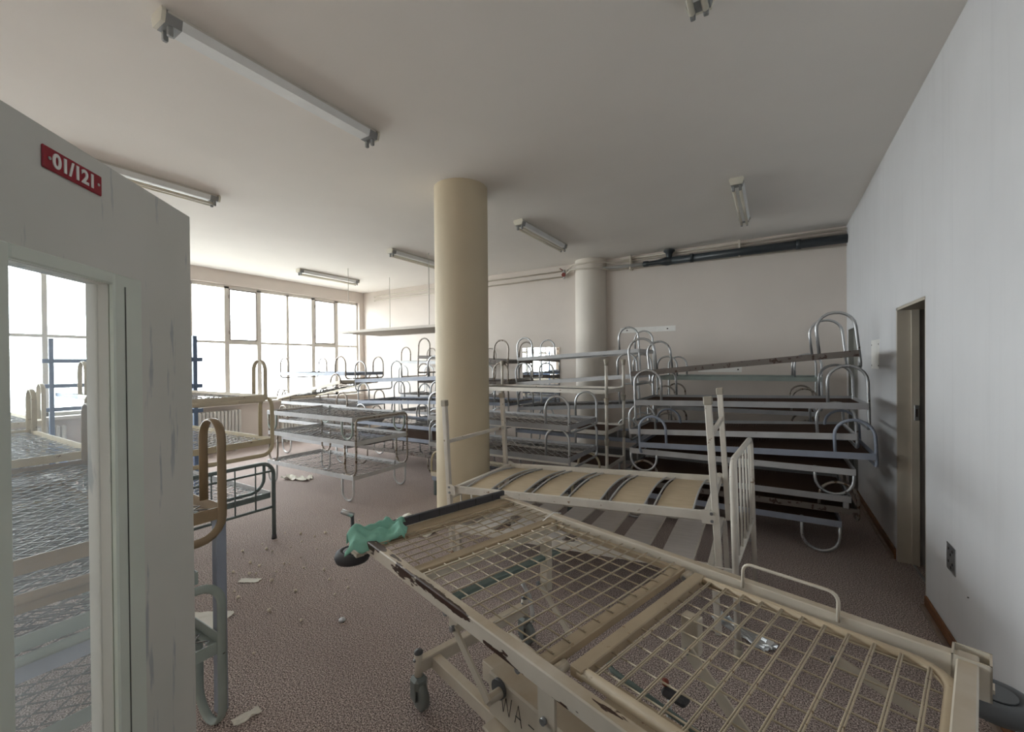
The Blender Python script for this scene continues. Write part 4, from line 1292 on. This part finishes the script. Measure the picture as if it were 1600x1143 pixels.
# ------------------------------------------------------------------ green cloth on the bed corner
def cloth():
    m = MB()
    nx, ny = 34, 26
    rnd = random.Random(11)
    ph = [rnd.uniform(0, 6.28) for _ in range(8)]
    vs, fs = [], []
    for j in range(ny + 1):
        for i in range(nx + 1):
            a, b = i / nx - 0.5, j / ny - 0.5
            x = a * 0.28 + 0.010 * math.sin(b * 8 + ph[0])
            y = b * 0.19 + 0.010 * math.sin(a * 7 + ph[2])
            g = lambda d, w: math.exp(-(d / w) ** 2)
            z = 0.010 + 0.034 * g(b - 0.22 - 0.25 * a, 0.10) + 0.030 * g(b + 0.05 + 0.35 * a, 0.09) + 0.030 * g(a - 0.30 + 0.3 * b, 0.08)
            z += 0.012 * math.sin(a * 11 + b * 6 + ph[4]) * math.sin(b * 9 - a * 5 + ph[5]) + 0.004 * math.sin(a * 31 + b * 17 + ph[6])
            z = max(z, 0.004)
            if y < -0.075:            # hangs over the near side of the rail
                z -= (-0.075 - y) * 1.6
            if x < -0.105:
                z -= (-0.105 - x) * 1.3
            vs.append((x, y, z))
    for j in range(ny):
        for i in range(nx):
            k = j * (nx + 1) + i
            fs.append((k, k + 1, k + nx + 2, k + nx + 1))
    m.add(vs, fs, True)
    o = obj('green_cloth', m, 'cloth')
    md = o.modifiers.new('thickness', 'SOLIDIFY')
    md.thickness = 0.003
    return o
gc = cloth()
hx_, hy_ = HX + 0.03, NY + 0.075
gc.location = (cxw + hx_ * math.cos(RZ) - hy_ * math.sin(RZ), cyw + hx_ * math.sin(RZ) + hy_ * math.cos(RZ), ZT - 0.002)
gc.rotation_euler = (0, 0, RZ + math.radians(65))
tag(gc, 'crumpled green cloth on the head corner of the hospital bed', 'cloth')

# ------------------------------------------------------------------ litter on the carpet
def sheet(x, y, w, d, rz, label, curl=0.01, seed=1, mat='paper', n=8):
    rnd = random.Random(seed)
    m = MB()
    vs, fs = [], []
    for j in range(n + 1):
        for i in range(n + 1):
            a, b = i / n - 0.5, j / n - 0.5
            edge = 1 + (rnd.uniform(-0.06, 0.06) if i in (0, n) or j in (0, n) else 0)
            vs.append((a * w * edge, b * d * edge, 0.003 + abs(rnd.gauss(0, curl)) * (0.3 + abs(a) + abs(b))))
    for j in range(n):
        for i in range(n):
            k = j * (n + 1) + i
            fs.append((k, k + 1, k + n + 2, k + n + 1))
    m.add(vs, fs, False)
    o = obj('paper_sheet', m, mat, None, (x, y, 0), (0, 0, rz))
    md = o.modifiers.new('thickness', 'SOLIDIFY')
    md.thickness = 0.001
    return tag(o, label, 'paper', 'papers on the carpet')
sheet(-3.325, 1.654, 0.15, 0.06, 0.55, 'small white paper strip on the carpet right of the open door', 0.002, 1)
sheet(-3.08, 1.22, 0.34, 0.20, 0.6, 'white sheet on the carpet behind the grey-green hoop', 0.002, 2)
sheet(-2.05, 1.0, 0.11, 0.05, 1.4, 'folded white paper by the nearest hoop leg', 0.006, 3)
sheet(-5.70, 3.48, 0.42, 0.16, 0.3, 'crumpled white paper under the three-tier stack', 0.03, 4)
sheet(-3.02, 3.05, 0.55, 0.42, 0.2, 'torn cream paper at the foot of the pillar', 0.012, 5)
fo = sheet(-0.16, 2.83, 0.36, 0.10, -0.62, 'x', 0.012, 9, 'foil', 12)
fo.name = 'foil_scrap'
del fo['group']
tag(fo, 'crumpled foil scrap on the carpet under the mesh base', 'foil')
tag(obj('foil_scrap', MB().lathe((-2.30, 1.688, 0), [(0.0, 0), (0.022, 0.006), (0.018, 0.018), (0.0, 0.024)], 7), 'foil'), 'small foil ball on the open carpet left of the hospital bed', 'foil')
prnd = random.Random(5)
pm = MB().lathe((0, 0, 0), [(0.0, 0.0), (0.008, 0.003), (0.0115, 0.011), (0.008, 0.019), (0.0, 0.022)], 8).mesh('pellet')
spots = [(-3.97, 2.30), (-3.89, 1.88), (-3.90, 2.05), (-3.56, 1.65), (-3.14, 1.485), (-2.80, 1.51), (-2.46, 1.24), (-3.67, 2.01), (-2.52, 1.556)]
for k in range(34):
    spots.append((prnd.gauss(-3.45, 0.42), prnd.gauss(1.95, 0.42)))
for x, y in spots:
    o = obj('clay_pellet', pm, 'pellet', None, (x, y, 0.0))
    s = prnd.uniform(0.6, 1.15)
    o.scale = (s, s, s * 0.9)
    tag(o, 'tiny pale clay pellet scattered on the carpet past the open door', 'pellet', 'clay pellets on the carpet')
